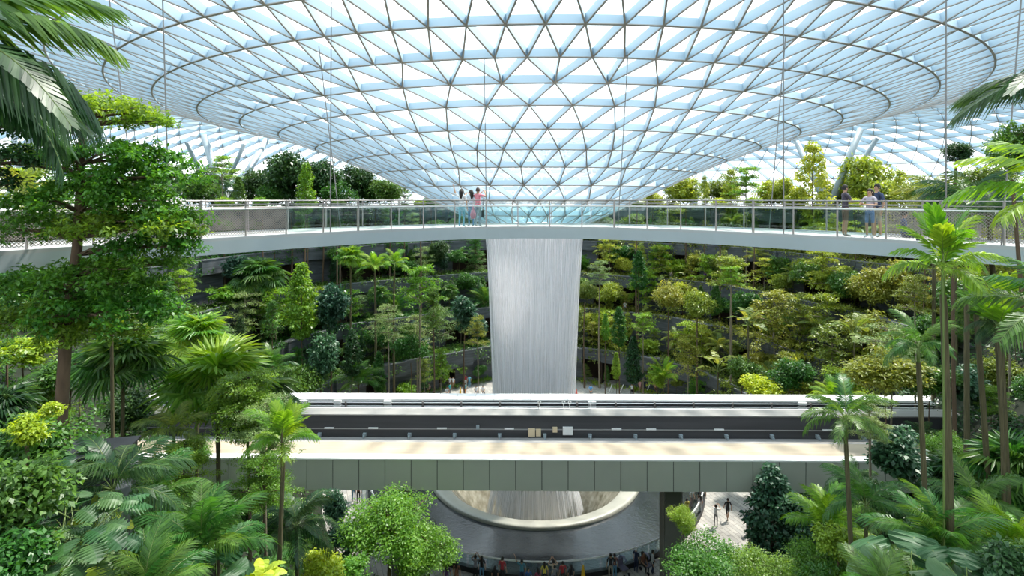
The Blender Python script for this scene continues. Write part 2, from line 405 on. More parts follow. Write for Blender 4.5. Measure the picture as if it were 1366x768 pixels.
# falling water: streaked sheets, denser in front
def fallmat(name, base, seed, lo, hi):
    m, nt, bs = nodes(name); N = nt.nodes; L = nt.links
    uv = N.new('ShaderNodeAttribute'); uv.attribute_name = 'strand'
    s = N.new('ShaderNodeSeparateXYZ'); L.new(uv.outputs['Vector'], s.inputs[0])
    cmb = N.new('ShaderNodeMapping'); cmb.inputs['Scale'].default_value = (1, .55, 1); cmb.inputs['Location'].default_value = (seed, seed, 0)
    L.new(uv.outputs['Vector'], cmb.inputs[0])
    n = N.new('ShaderNodeTexNoise'); n.inputs['Scale'].default_value = 1.0; n.inputs['Detail'].default_value = 6; n.inputs['Roughness'].default_value = .62
    L.new(cmb.outputs[0], n.inputs[0])
    mr = N.new('ShaderNodeMapRange'); mr.inputs['From Min'].default_value = .36; mr.inputs['From Max'].default_value = .60
    mr.inputs['To Min'].default_value = lo; mr.inputs['To Max'].default_value = hi; L.new(n.outputs[0], mr.inputs[0])
    cr = N.new('ShaderNodeValToRGB'); cr.color_ramp.elements[0].position = .38; cr.color_ramp.elements[1].position = .62
    cr.color_ramp.elements[0].color = tuple(c*.90 for c in base)+(1,); cr.color_ramp.elements[1].color = (*base, 1); L.new(n.outputs[0], cr.inputs[0])
    L.new(cr.outputs[0], bs.inputs['Base Color']); bs.inputs['Roughness'].default_value = .6
    tl = N.new('ShaderNodeBsdfTranslucent'); L.new(cr.outputs[0], tl.inputs[0])
    m1 = N.new('ShaderNodeMixShader'); m1.inputs[0].default_value = .36; L.new(bs.outputs[0], m1.inputs[1]); L.new(tl.outputs[0], m1.inputs[2])
    tp = N.new('ShaderNodeBsdfTransparent'); m2 = N.new('ShaderNodeMixShader'); L.new(mr.outputs[0], m2.inputs[0])
    L.new(tp.outputs[0], m2.inputs[1]); L.new(m1.outputs[0], m2.inputs[2]); L.new(m2.outputs[0], N['Material Output'].inputs['Surface'])
    return m
def fall_sheet(name, par, r_top, r_bot, z_top, z_bot, mt, amp, n=180, rows=24, seed=0):
    rg = np.random.default_rng(seed); ph = rg.uniform(0, 2*PI, 12); fr = rg.integers(3, 40, 12)
    V = []; A = []
    for j in range(rows+1):
        t = j/rows; z = z_top+(z_bot-z_top)*t; r0 = r_top+(r_bot-r_top)*(t**.65)
        for i in range(n):
            a = 2*PI*i/n; w = sum(math.sin(fr[k]*a+ph[k]+.6*t*(k % 3)) for k in range(12))/12
            r = r0+amp*w*(.5+t); V.append((r*math.sin(a), r*math.cos(a), z))
            A.append((min(i, n-i)/n*260.0, z*.12, 0 if i < n/2 else 9))
    Fc = [(j*n+i, j*n+(i+1) % n, (j+1)*n+(i+1) % n, (j+1)*n+i) for j in range(rows) for i in range(n)]
    mb = MB(); mb.add(V, Fc); o = mb.build(name, mt, par, smooth=True)
    at = o.data.attributes.new('strand', 'FLOAT_VECTOR', 'POINT'); at.data.foreach_set('vector', np.array(A, dtype=np.float32).ravel())
    return o
fall = empty('waterfall', (AX, AY, 0), label='tall white waterfall dropping from the roof opening into the bowl', cat='waterfall')
fall_sheet('water_sheet', fall, 4.42, 3.05, CZ-2.4, -3.5, fallmat('falling_water', (.97, .96, .98), 0, .86, .99), .16)
fall_sheet('water_veil', fall, 4.55, 3.35, CZ-2.5, -3.0, fallmat('water_veil', (.95, .95, .97), 30, .05, .8), .30, seed=5)

fall_sheet('sun_block_sheet', fall, 3.85, 2.5, CZ-2.4, -3.5, bpy.data.materials['falling_water'], .18, 90, seed=9)  # added inner sheet, blocks sun inside the hollow fall to even its light
fall_sheet('splash_veil', fall, 2.9, 4.3, 1.5, -3.9, bpy.data.materials['water_veil'], .5, 120, 8, seed=21)
MB().lathe([(4.5, CZ-2.38), (3.4, CZ-2.42), (2.2, CZ-2.6)], 0, 0, 64).build('sun_block_lip', bpy.data.materials['falling_water'], fall)  # added ring in the open oculus, keeps sun from entering the fall
# ------------------------------------------------------------------ terraces round the far side
NSEG = 36
for li, (R, hgt) in enumerate(LEV):
    h0 = LEV[li-1][1] if li else 0.0
    Rn = LEV[li+1][0]+2.7 if li < len(LEV)-1 else 71.0
    names = ['lowest', 'second', 'third', 'fourth', 'top']
    t = empty('terrace', (AX, AY, 0), label=names[li]+' slate-clad garden terrace curving behind the waterfall', kind='structure')
    A0, A1 = -math.radians(104), math.radians(104)
    # planted floor of the level
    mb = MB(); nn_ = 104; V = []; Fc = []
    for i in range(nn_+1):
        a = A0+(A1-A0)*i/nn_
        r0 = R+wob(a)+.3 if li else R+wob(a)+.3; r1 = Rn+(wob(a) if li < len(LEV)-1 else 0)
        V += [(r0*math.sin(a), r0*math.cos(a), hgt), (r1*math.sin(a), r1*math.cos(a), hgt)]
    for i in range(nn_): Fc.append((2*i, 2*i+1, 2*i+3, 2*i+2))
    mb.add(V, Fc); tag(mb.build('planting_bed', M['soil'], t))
    rg = random.Random(li*11+3)
    for k in range(NSEG):
        a0 = A0+(A1-A0)*k/NSEG; a1 = A0+(A1-A0)*(k+1)/NSEG
        jut = rg.uniform(0, .9); par_h = rg.uniform(1.0, 1.7); opening = rg.random() < .42
        if li == 0: opening = rg.random() < .25
        def pt(a, r, z): return ((r+wob(a))*math.sin(a), (r+wob(a))*math.cos(a), z)
        def slab(mb_, ra, rb, z0, z1, m=0, n=3):
            for q in range(n):
                b0 = a0+(a1-a0)*q/n; b1 = a0+(a1-a0)*(q+1)/n
                mb_.add([pt(b0, ra, z0), pt(b1, ra, z0), pt(b1, rb, z0), pt(b0, rb, z0), pt(b0, ra, z1), pt(b1, ra, z1), pt(b1, rb, z1), pt(b0, rb, z1)],
                        [(0,1,2,3),(4,7,6,5),(0,4,5,1),(3,2,6,7),(0,3,7,4),(1,5,6,2)], m)
        mb = MB(); slab(mb, R-jut, R+.5, hgt-par_h, hgt+.35, 0); slab(mb, R-jut-.06, R+.12-jut, hgt+.35, hgt+.47, 1)
        mb.build('parapet', [M['slate'], M['slate2']], t)
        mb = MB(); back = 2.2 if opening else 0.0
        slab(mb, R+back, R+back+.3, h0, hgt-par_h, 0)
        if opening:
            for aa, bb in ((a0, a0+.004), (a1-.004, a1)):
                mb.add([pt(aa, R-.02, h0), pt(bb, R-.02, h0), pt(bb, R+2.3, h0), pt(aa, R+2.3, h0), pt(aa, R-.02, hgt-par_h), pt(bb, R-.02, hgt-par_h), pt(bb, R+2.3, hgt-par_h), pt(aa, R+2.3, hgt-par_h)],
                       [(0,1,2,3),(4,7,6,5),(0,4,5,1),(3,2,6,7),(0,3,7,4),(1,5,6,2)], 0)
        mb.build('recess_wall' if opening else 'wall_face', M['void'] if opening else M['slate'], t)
# soft hillside on the near sides, left and right of the camera
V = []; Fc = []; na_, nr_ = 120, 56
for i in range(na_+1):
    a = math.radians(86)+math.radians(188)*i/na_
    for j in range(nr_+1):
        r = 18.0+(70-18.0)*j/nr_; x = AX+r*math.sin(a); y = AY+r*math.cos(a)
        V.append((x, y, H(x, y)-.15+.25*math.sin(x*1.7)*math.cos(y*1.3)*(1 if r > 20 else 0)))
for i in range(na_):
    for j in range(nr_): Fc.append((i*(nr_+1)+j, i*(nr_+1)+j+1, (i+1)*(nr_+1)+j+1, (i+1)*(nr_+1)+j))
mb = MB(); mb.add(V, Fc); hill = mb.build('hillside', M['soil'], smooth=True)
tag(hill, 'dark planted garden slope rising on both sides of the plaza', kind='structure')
base = MB().lathe([(68.0, CZ-4.6), (71.5, CZ-4.6), (71.5, CZ-1.6), (68.6, CZ-1.6), (68.0, CZ-4.6)], AX, AY, 120).build('perimeter_wall', M['edge'])
tag(base, 'low pale ring wall carrying the foot of the glass roof', kind='structure')

# ------------------------------------------------------------------ leaning roof columns
def roof_column(parent, pb, pt_, r, name='strut'):
    mb = MB(); mb.tube([pb, pt_], [r, r*.85], 14)
    return mb.build(name, M['column'], parent, smooth=True)
def column_group(base_px, base_py, tops, Z, r, label, nm='tree_column'):
    b = P(base_px, base_py, Z); b.z = min(b.z, CZ-1.6)
    e = empty(nm, b, label=label, cat='column', group='leaning roof columns')
    for (px, py) in tops:
        h = ray_roof(px, py, True)
        if h is None: h = P(px, py, Z+4)
        tt = h-b; roof_column(e, (0, 0, 0), tt, r)
    return e
def column_fixed(base, tops, Z, r, label):
    b = P(base[0], base[1], Z); b.z = CZ-1.8
    e = empty('tree_column', b, label=label, cat='column', group='leaning roof columns')
    for (px, py, Zt) in tops:
        h = P(px, py, Zt); z = roof_z(math.hypot(h.x-AX, h.y-AY)); 
        roof_column(e, (0, 0, 0), h-b, r)
    return e
column_group(302, 272, [(272, 181), (355, 187)], 78, .55, 'two pale slanted struts meeting among the trees left of the footbridge walkers')
column_group(288, 262, [(249, 190), (326, 192)], 90, .36, 'paler pair of slanted struts behind the left tall palms')
column_group(484, 276, [(466, 217), (503, 230)], 86, .5, 'slanted strut pair rising right beside the left edge of the roof funnel')
column_group(1106, 276, [(1060, 184), (1148, 172)], 78, .50, 'thick slanted strut pair behind the man in dark clothes')
column_group(1112, 278, [(1170, 184), (1075, 200)], 84, .38, 'thinner white strut pair leaning out behind the right strut pair')
column_group(925, 270, [(938, 224), (915, 226)], 92, .5, 'short slanted strut pair at the right edge of the roof funnel')
column_group(40, 262, [(42, 148), (18, 168)], 62, .5, 'slanted strut pair at the far left behind the layered tree')

# ------------------------------------------------------------------ footbridge
def bz(x): return 24.3-.066*(x-.9)**2          # depth of the near edge
def bdz(x): return -.132*(x-.9)
BT = CZ-1.26; BW = 3.1
bridge = empty('footbridge', (0, 0, 0), label='curved grey suspended footbridge crossing high in front of the waterfall', cat='bridge')
def bp(x, off, z):
    d = np.array([1.0, bdz(x)]); d /= np.linalg.norm(d); n = np.array([-d[1], d[0]])
    return (x+n[0]*off, bz(x)+n[1]*off, z)
xs = np.linspace(-14.6, 16.4, 63)
def ribbon(prof, name, mt, closed=True):
    V = []; Fc = []; k = len(prof)
    for x in xs:
        for (o_, z_) in prof: V.append(bp(x, o_, z_))
    for i in range(len(xs)-1):
        for j in range(k if closed else k-1):
            Fc.append((i*k+j, i*k+(j+1) % k, (i+1)*k+(j+1) % k, (i+1)*k+j))
    mb = MB(); mb.add(V, Fc); return mb.build(name, mt, bridge)
ribbon([(0, BT-.52), (BW, BT-.52), (BW, BT-.1), (0, BT-.1)], 'girder', M['bridge'])
ribbon([(.12, BT-.1), (BW-.12, BT-.1), (BW-.12, BT-.04), (.12, BT-.04)], 'deck', M['deck'])
ribbon([(0, BT-.1), (.12, BT-.1), (.12, BT+.0), (0, BT+.0)], 'kerb', M['kerb'])
ribbon([(BW-.12, BT-.1), (BW, BT-.1), (BW, BT), (BW-.12, BT)], 'kerb', M['kerb'])
# arc-length spaced posts
arc = [0.0]
xx = np.linspace(-14.6, 16.4, 800)
for i in range(1, 800): arc.append(arc[-1]+math.hypot(xx[i]-xx[i-1], bz(xx[i])-bz(xx[i-1])))
arc = np.array(arc)
def xat(s): return float(np.interp(s, arc, xx))
s0 = float(np.interp(XP(649, 24), xx, arc)); SP = 1.40
m, nt, bs = nodes('wire_mesh'); M['mesh'] = m; N = nt.nodes; L = nt.links
at = N.new('ShaderNodeTexCoord'); w1 = N.new('ShaderNodeTexWave'); w2 = N.new('ShaderNodeTexWave'); mp1 = N.new('ShaderNodeMapping'); mp2 = N.new('ShaderNodeMapping')
mp1.inputs['Rotation'].default_value = (0, PI/4, 0); mp2.inputs['Rotation'].default_value = (0, -PI/4, 0)
for w_, mp_ in ((w1, mp1), (w2, mp2)):
    w_.wave_type = 'BANDS'; w_.bands_direction = 'X'; w_.inputs['Scale'].default_value = 5.0; w_.inputs['Distortion'].default_value = 0
    L.new(at.outputs['Object'], mp_.inputs[0]); L.new(mp_.outputs[0], w_.inputs[0])
mxx = N.new('ShaderNodeMath'); mxx.operation = 'MAXIMUM'; L.new(w1.outputs[1], mxx.inputs[0]); L.new(w2.outputs[1], mxx.inputs[1])
gt = N.new('ShaderNodeMath'); gt.operation = 'GREATER_THAN'; gt.inputs[1].default_value = .86; L.new(mxx.outputs[0], gt.inputs[0])
bs.inputs['Base Color'].default_value = (.30, .26, .23, 1); bs.inputs['Roughness'].default_value = .5
tp = N.new('ShaderNodeBsdfTransparent'); ms = N.new('ShaderNodeMixShader'); L.new(gt.outputs[0], ms.inputs[0]); L.new(tp.outputs[0], ms.inputs[1]); L.new(bs.outputs[0], ms.inputs[2])
L.new(ms.outputs[0], N['Material Output'].inputs['Surface'])
HANG = []
for side, off in (('near', .06), ('far', BW-.06)):
    for k in range(-13, 15):
        s_ = s0+k*SP
        if s_ < .2 or s_+SP > arc[-1]-.2: continue
        x0, x1 = xat(s_+.05), xat(s_+SP-.05); x = xat(s_)
        hang = (k % 4 == 0)
        p = bp(x, off, BT-.02); mb = MB(); w = .035 if hang else .022
        mb.beam(p, (p[0], p[1], BT+1.18), (1, 0, 0), w*2, w*2, off=-w)
        mb.build('post', M['steel'], bridge)
        if hang: HANG.append((p, side, k))
        a = np.array(bp(x0, off, BT+.06)); b = np.array(bp(x1, off, BT+.06)); up = np.array([0, 0, .80])
        px_ = 683+F*(a[0]+b[0])/2/a[1]
        kind = 'mesh_panel' if (px_ < 352 or px_ > 1168) else 'glass_panel'
        pe = empty_loc = None
        me = MB(); d = b-a; Lh = np.linalg.norm(d)
        V = [(0, 0, 0), (Lh, 0, 0), (Lh, 0, .80), (0, 0, .80)]
        if kind == 'glass_panel': me.box(0, Lh, -.008, .008, 0, .80)
        else: me.add(V, [(0, 1, 2, 3)])
        o = me.build(kind, M['rail_glass'] if kind == 'glass_panel' else M['mesh'], bridge)
        o.location = a; o.rotation_euler = (0, 0, math.atan2(d[1], d[0]))
    for (hz, rr, nm_, mt_) in ((.90, .028, 'glass_rail', 'white' if side == 'near' else 'steel'), (1.02, .012, 'wire', 'steel'), (1.16, .022, 'handrail', 'steel')):
        mb = MB(); mb.tube([bp(x, off, BT+hz) for x in xs], rr, 6); mb.build(nm_, M[mt_], bridge)
# suspension cables of the footbridge
CB = [(649, 645, 'near'), (824, 842, 'near'), (440, 442, 'near'), (1045, 1045, 'near'), (1262, 1262, 'near'), (228, 217, 'near'), (185, 146, 'far'), (454, 418, 'far'), (1027, 1052, 'far'), (1335, 1362, 'near')]
for (xb, xt, side) in CB:
    off = .06 if side == 'near' else BW-.06
    # point of the rail that projects on column xb
    best = min(xx, key=lambda x: abs(683+F*bp(x, off, BT)[0]/bp(x, off, BT)[1]-xb))
    p = Vector(bp(best, off, BT-.1)); top = Vector(P(xt, 0, p.y)); d = (top-p).normalized(); q = p.copy()
    for k in range(400):
        q = p+d*(k*.05); z = roof_z(math.hypot(q.x-AX, q.y-AY))
        if z is not None and q.z > z+.1: break
    mb = MB(); mb.tube([p, q], .020, 6); o = mb.build('suspension_cable', M['cable'])
    tag(o, None, 'cable', 'footbridge suspension cables'); o['_px'] = float(xb)
    o['label'] = {649: 'thin steel cable rising beside the three people taking a photo', 824: 'thin steel cable just right of the waterfall top', 440: 'thin steel cable over the left glass balustrade, upright one',
      1045: 'thin upright steel cable left of the thick roof struts', 1262: 'thin steel cable above the bright palm on the right', 228: 'thin upright steel cable just right of the layered tree',
      185: 'slanting steel cable that passes through the layered tree', 454: 'slanting steel cable crossing the left roof struts', 1027: 'slanting steel cable left of the right roof struts', 1335: 'slanting steel cable at the far right edge'}[xb]

# ------------------------------------------------------------------ viaduct with two guideways
via = empty('viaduct', (0, 31, CZ-14.7), rz=-.0105, label='long concrete train viaduct with grey-green side panels crossing below the footbridge', cat='viaduct')
X0, X1 = -34.0, 34.0
def vb(name, y0, y1, z0, z1, mt, x0=X0, x1=X1):
    return MB().box(x0, x1, y0, y1, z0, z1).build(name, M[mt], via)
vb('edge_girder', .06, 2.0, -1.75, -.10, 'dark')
PW = 1.476; kx = int((X1-X0)/PW)
for k in range(kx):
    x0 = X0+.26+k*PW
    mb = MB(); mb.box(x0+.02, x0+PW-.02, 0, .05, -1.78, -.07); mb.build('fascia_panel', M['panel'], via)
vb('fascia_backing', .03, .07, -1.76, -.09, 'joint')
vb('coping', -.03, .55, -.07, .02, 'edge'); vb('walkway', .55, 2.15, -.09, 0.0, 'cream')
vb('walkway_face', 2.15, 2.28, -1.3, -.03, 'grey')
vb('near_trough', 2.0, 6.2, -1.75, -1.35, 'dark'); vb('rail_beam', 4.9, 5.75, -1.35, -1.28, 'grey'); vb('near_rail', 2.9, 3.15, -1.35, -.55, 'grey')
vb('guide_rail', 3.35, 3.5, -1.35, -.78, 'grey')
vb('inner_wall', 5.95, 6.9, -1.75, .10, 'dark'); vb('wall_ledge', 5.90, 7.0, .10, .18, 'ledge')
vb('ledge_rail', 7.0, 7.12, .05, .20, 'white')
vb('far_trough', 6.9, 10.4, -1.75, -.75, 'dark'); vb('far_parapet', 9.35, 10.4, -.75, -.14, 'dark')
PWF = 1.33*1.02
for k in range(int((X1-X0)/PWF)):
    x0 = X0+k*PWF*1.0; MB().box(x0+.01, x0+PWF-.01, 9.25, 10.45, -.14, 0).build('parapet_cap', M['edge'], via)
for zz, nm in ((-.24, 'upper_conduit'), (-.50, 'lower_conduit')):
    conduit = MB().tube([(X0, 9.2, zz), (X1, 9.2, zz)], .045, 6).build(nm, M['white'], via)
k = 0; x = XP(665-51.5*12, 40.2)
while x < X1:
    mb = MB(); mb.box(x-.06, x+.06, 9.1, 9.34, -.32, -.16); mb.box(x-.06, x+.06, 9.1, 9.34, -.58, -.42); mb.tube([(x, 9.1, -.24), (x, 9.1, -.50)], .03, 5)
    if x > X0: mb.build('conduit_clamp', M['steel'], conduit)
    x += 51.5*40.2/F
for px in (302+100, 448, 515, 788, 1066, 1240):
    x = XP(px, 40.2); MB().box(x-.28, x+.28, 9.05, 9.3, -.28, -.10).box(x-.28, x+.28, 9.05, 9.3, -.56, -.42).build('junction_sleeve', M['edge'], conduit)
for px in (718, 750, 758, 786):
    x = XP(px, 38.3); mb = MB(); mb.tube([(x, 7.1, .18), (x, 7.1, .52)], .02, 6); mb.lathe([(.05, .0), (.11, .0), (.11, .05), (.05, .05), (.05, 0)], 0, 0, 12)
    me = MB(); me.tube([(x, 7.1, .1), (x, 7.1, .50)], .022, 6)
    me.tube([(x+.10*math.cos(t), 7.1, .58+.10*math.sin(t)) for t in np.linspace(0, 2*PI, 13)], .03, 6, cap=False)
    me.build('signal_marker', M['white'], via)
for (px, py, w, h, mt) in ((708, 576, 9, 10, 'beige_box'), (714+0.0, 576, 0, 0, ''), (717, 576, 6.5, 9, 'beige_box'), (739, 572, 6, 6.5, 'beige_box'), (756, 573.5, 13, 10, 'white'), (636, 569, 4, 5, 'column')):
    if not mt: continue
    Z = 36.93; x = XP(px, Z); z = ZP(py, Z)-(CZ-14.7); MB().box(x-w/2*Z/F, x+w/2*Z/F, 5.80, 5.95, z-h/2*Z/F, z+h/2*Z/F).build('equipment_box', M[mt], via)
for px in (350, 437, 496, 588, 678, 821, 867, 957, 1100):
    Z = 36.9; x = XP(px, Z); z = ZP(571.5, Z)-(CZ-14.7); MB().box(x-.32, x+.32, 5.85, 5.95, z-.04, z+.04).build('strip_light', M['white'], via)
MB().box(X0, X1, 5.90, 5.95, -.82, -.76).build('cable_tray', M['grey'], via)
x = XP(726-61*12, 36.4)
while x < X1:
    if x > X0:
        mb = MB(); mb.box(x-.11, x+.11, 5.72, 5.94, -1.26, -1.05); mb.box(x-.04, x+.04, 5.5, 5.72, -1.28, -1.12); mb.build('rail_bracket', M['column'], via)
    x += 61*36.4/F
for px in (533, 898):
    Z = 33.2; x = XP(px, Z)
    e = empty('pillar', (x, Z, 0), label=('left' if px < 600 else 'right')+' concrete pillar carrying the viaduct above the '+('green tree' if px < 600 else 'stone plaza'), kind='structure')
    MB().box(-.48, .48, 0, 1.3, 0, CZ-16.42).build('shaft', M['pillar'], e)
    for sx_ in (-.56, .56): MB().tube([(sx_, .1, 0), (sx_, .1, CZ-16.42)], .035, 6).build('drain_pipe', M['steel'], e)

# ------------------------------------------------------------------ plant prototypes
def unit(v): return v/np.maximum(np.linalg.norm(v, axis=-1, keepdims=True), 1e-9)
def leaves_vf(C, D, Nn, L, W):
    """one folded-diamond leaf per row: base point, direction, normal, length, width"""
    D = unit(D); S = unit(np.cross(D, Nn)); L = np.broadcast_to(L, (len(C),))[:, None]; W = np.broadcast_to(W, (len(C),))[:, None]
    U = np.cross(S, D)
    a = C; b = C+D*L*.45+S*W*.5+U*L*.06; c = C+D*L-U*L*.12; d = C+D*L*.45-S*W*.5+U*L*.06
    V = np.stack([a, b, c, d], 1).reshape(-1, 3); Fq = np.arange(len(C)*4).reshape(-1, 4)
    return V, Fq
def mesh_vf(name, V, Fq, mt):
    me = bpy.data.meshes.new(name); fast_mesh(me, V, Fq); me.materials.append(mt); return me
def rnd_dir(g, n): return unit(g.normal(size=(n, 3)))
def clusters(g, cent, rad, per, L, W, flat=.5, up=.8, droop=.25):
    """leaf tufts: for each centre, per leaves spread in a flattened ball, mostly facing up"""
    n = len(cent)*per
    c = np.repeat(cent, per, 0); o = rnd_dir(g, n)*(g.random((n, 1))**.5); o[:, 2] *= flat
    r = np.repeat(np.broadcast_to(rad, (len(cent),)), per)[:, None]
    Pn = c+o*r
    D = unit(o*np.array([1, 1, .4])+g.normal(size=(n, 3))*.45+np.array([0, 0, -droop]))
    Nn = unit(g.normal(size=(n, 3))*(1-up)+np.array([0, 0, 1.0]))
    sc = g.uniform(.7, 1.25, n)
    return leaves_vf(Pn, D, Nn, L*sc, W*sc)
def ellipsoid_pts(g, n, rx, ry, rz, shell=.55, lump=.22):
    """points near the skin of several overlapping lobes that together fill an ellipsoid"""
    K = 9; lc = rnd_dir(g, K)*g.uniform(.35, .66, (K, 1)); lc[:, 2] = lc[:, 2]*.9; lr = g.uniform(.30, .52, K)
    lc[0] = 0; lr[0] = .62
    k = g.choice(K, size=n, p=lr**2/np.sum(lr**2)); d = rnd_dir(g, n); rr = shell+(1-shell)*g.random((n, 1))**.6
    return (lc[k]+d*rr*lr[k][:, None])*np.array([rx, ry, rz])
CR = {}      # crown prototypes: kind -> (list of (part name, mesh, stuff?, matrix)), height, width)
def branchy(g, targets, origin, n, r0, mt):
    mb = MB()
    idx = g.choice(len(targets), size=min(n, len(targets)), replace=False)
    for i in idx:
        t = targets[i]; o = np.array(origin)+np.array([0, 0, max(0, min(t[2]-.3*np.linalg.norm(t[:2]), t[2]*.8))])
        mid = (o+t)/2+g.normal(size=3)*.05+np.array([0, 0, -.04]); mb.tube([o, mid, t], [r0, r0*.6, r0*.25], 5, cap=False)
    return mb.mesh('branches', [mt])
def crown_round(key, lm, h, w, nclus, per, L, W, seed, shell=.5, flat=.6, bark='bark', up=.7):
    g = np.random.default_rng(seed); c = ellipsoid_pts(g, nclus, w/2, w/2, h/2, shell); c[:, 2] += h/2
    V, Fq = clusters(g, c, min(w, h)*.13, per, L, W, flat, up)
    CR[key] = dict(parts=[('foliage', mesh_vf('foliage', V, Fq, LM[lm]), True), ('branches', branchy(g, c, (0, 0, 0), 16, w*.012, M[bark]), False)], h=h, w=w, bark=bark)
def crown_tiered(key, lm, h, w, tiers, per_t, per, L, W, seed, bark='bark', top=.45):
    g = np.random.default_rng(seed); cs = []
    for t in range(tiers):
        f = t/(tiers-1) if tiers > 1 else 0; z = h*(.08+.88*f); R = w/2*(1-(1-top)*f)*g.uniform(.85, 1.1)
        nb = 7; ph = g.uniform(0, 6.28)
        for b in range(nb):
            a = ph+2*PI*b/nb+g.normal()*.2; bl = R*g.uniform(.5, 1.1); zb = z+g.normal()*h*.22/max(2, tiers-1)
            q = max(2, per_t//nb); s = g.random(q)**.6
            x = np.cos(a)*bl*s+g.normal(size=q)*R*.13; y = np.sin(a)*bl*s+g.normal(size=q)*R*.13
            cs.append(np.stack([x, y, zb+.05*h*np.sin(s*3)+g.normal(size=q)*h*.022], 1))
    c = np.concatenate(cs)
    V, Fq = clusters(g, c, w*.062, per, L, W, .40, .75, .1)
    mb = MB()
    for i in g.choice(len(c), size=min(24, len(c)), replace=False):
        t = c[i]; mb.tube([(0, 0, t[2]-.05*h), t*np.array([.5, .5, 1])+np.array([0, 0, -.015*h]), t], [w*.012, w*.008, w*.003], 5, cap=False)
    mb.tube([(0, 0, 0), (0, 0, h*.93)], [w*.016, w*.005], 6)
    CR[key] = dict(parts=[('foliage', mesh_vf('foliage', V, Fq, LM[lm]), True), ('branches', mb.mesh('branches', [M[bark]]), False)], h=h, w=w, bark=bark)
def crown_column(key, lm, h, w, n, per, L, W, seed, bark='bark', power=.8):
    g = np.random.default_rng(seed); z = g.random(n); R = w/2*np.minimum(1, (z*5+.25))*(1-z**2.2)**power*(1+.16*np.sin(z*37))
    a = g.uniform(0, 2*PI, n); rr = R*(.6+.4*g.random(n)); c = np.stack([np.cos(a)*rr, np.sin(a)*rr, z*h], 1)
    V, Fq = clusters(g, c, w*.12, per, L, W, .7, .45, .5)
    mb = MB(); mb.tube([(0, 0, 0), (0, 0, h*.95)], [w*.03, w*.008], 6)
    CR[key] = dict(parts=[('foliage', mesh_vf('foliage', V, Fq, LM[lm]), True), ('branches', mb.mesh('branches', [M[bark]]), False)], h=h, w=w, bark=bark)

def frond_pinnate(L, ll, lw, n, droop, lift, seed, vee=.5, hang=.5, stemr=.014, blunt=False):
    """feather frond along +X from the origin: curved rachis, leaflets both sides"""
    g = np.random.default_rng(seed); t = np.linspace(0, 1, 14)
    x = L*(t-.22*droop*t**2.2); z = L*(lift*t-droop*t**2.1); Rr = np.stack([x, np.zeros_like(x), z], 1)
    V = []; Fc = []
    def R_(u): return np.array([np.interp(u, t, Rr[:, 0]), 0, np.interp(u, t, Rr[:, 2])])
    for i in range(n):
        u = .16+.84*(i+.5)/n; p = R_(u); q = R_(min(1, u+.03)); d = q-p; d = d/max(np.linalg.norm(d), 1e-6) if np.linalg.norm(d) > 1e-6 else np.array([1., 0, -.4])
        env = math.sin(PI*min(1, (u*.86+.10)))**.55; le = ll*env*(.85+.3*g.random())
        for s in (-1, 1):
            side = np.array([0, s, 0.]); up = np.cross(d, side)*s
            fwd = .55+.7*u
            dd = d*fwd+side*1.0+np.array([0, 0, 1])*(vee-.3*g.random()); dd /= np.linalg.norm(dd)
            m1 = p+dd*le*.5; m2 = p+dd*le*.92+np.array([0, 0, -1])*le*hang*(.7+.6*g.random())
            w = lw*(.8+.4*g.random()); wv = d*w*.5
            k = len(V); V += [p-wv*.5, p+wv*.5, m1+wv, m1-wv, m2+wv*(.6 if blunt else .12), m2-wv*(.6 if blunt else .12)]
            Fc += [(k, k+1, k+2, k+3), (k+3, k+2, k+4, k+5)]
    mb = MB(); mb.add(V, Fc, 0); mb.tube(list(Rr), [stemr*(1-.8*a)+.002 for a in t], 5, m=1, cap=False)
    return mb
def frond_fan(pet, R, nseg, seed, spread=250, droop=.25, split=.55):
    g = np.random.default_rng(seed); mb = MB(); V = []; Fc = []
    hub = np.array([pet, 0, pet*.25])
    for i in range(nseg):
        a = math.radians(-spread/2+spread*(i+.5)/nseg); da = math.radians(spread/nseg)*.52
        le = R*(.82+.18*math.cos(a*.6))*(.93+.14*g.random())
        def pt(rad, an, z): return hub+np.array([math.cos(an)*rad, math.sin(an)*rad, z])
        zf = .10*R*(1 if i % 2 else -.3)*.3
        k = len(V); s = le*split
        V += [hub, pt(s, a-da, .12*R-.05*R), pt(s, a, .12*R+zf), pt(s, a+da, .12*R-.05*R), pt(le, a, -droop*R*(.6+.8*g.random())), pt(le*.8, a-da*.5, .02*R-droop*R*.35), pt(le*.8, a+da*.5, .02*R-droop*R*.35)]
        Fc += [(k, k+1, k+2), (k, k+2, k+3), (k+1, k+5, k+4, k+2), (k+2, k+4, k+6, k+3)]
    mb.add(V, Fc, 0); mb.tube([(0, 0, 0), (pet*.5, 0, pet*.2), hub], [.02*R+.008, .014*R+.005, .010*R+.004], 5, m=1, cap=False)
    return mb
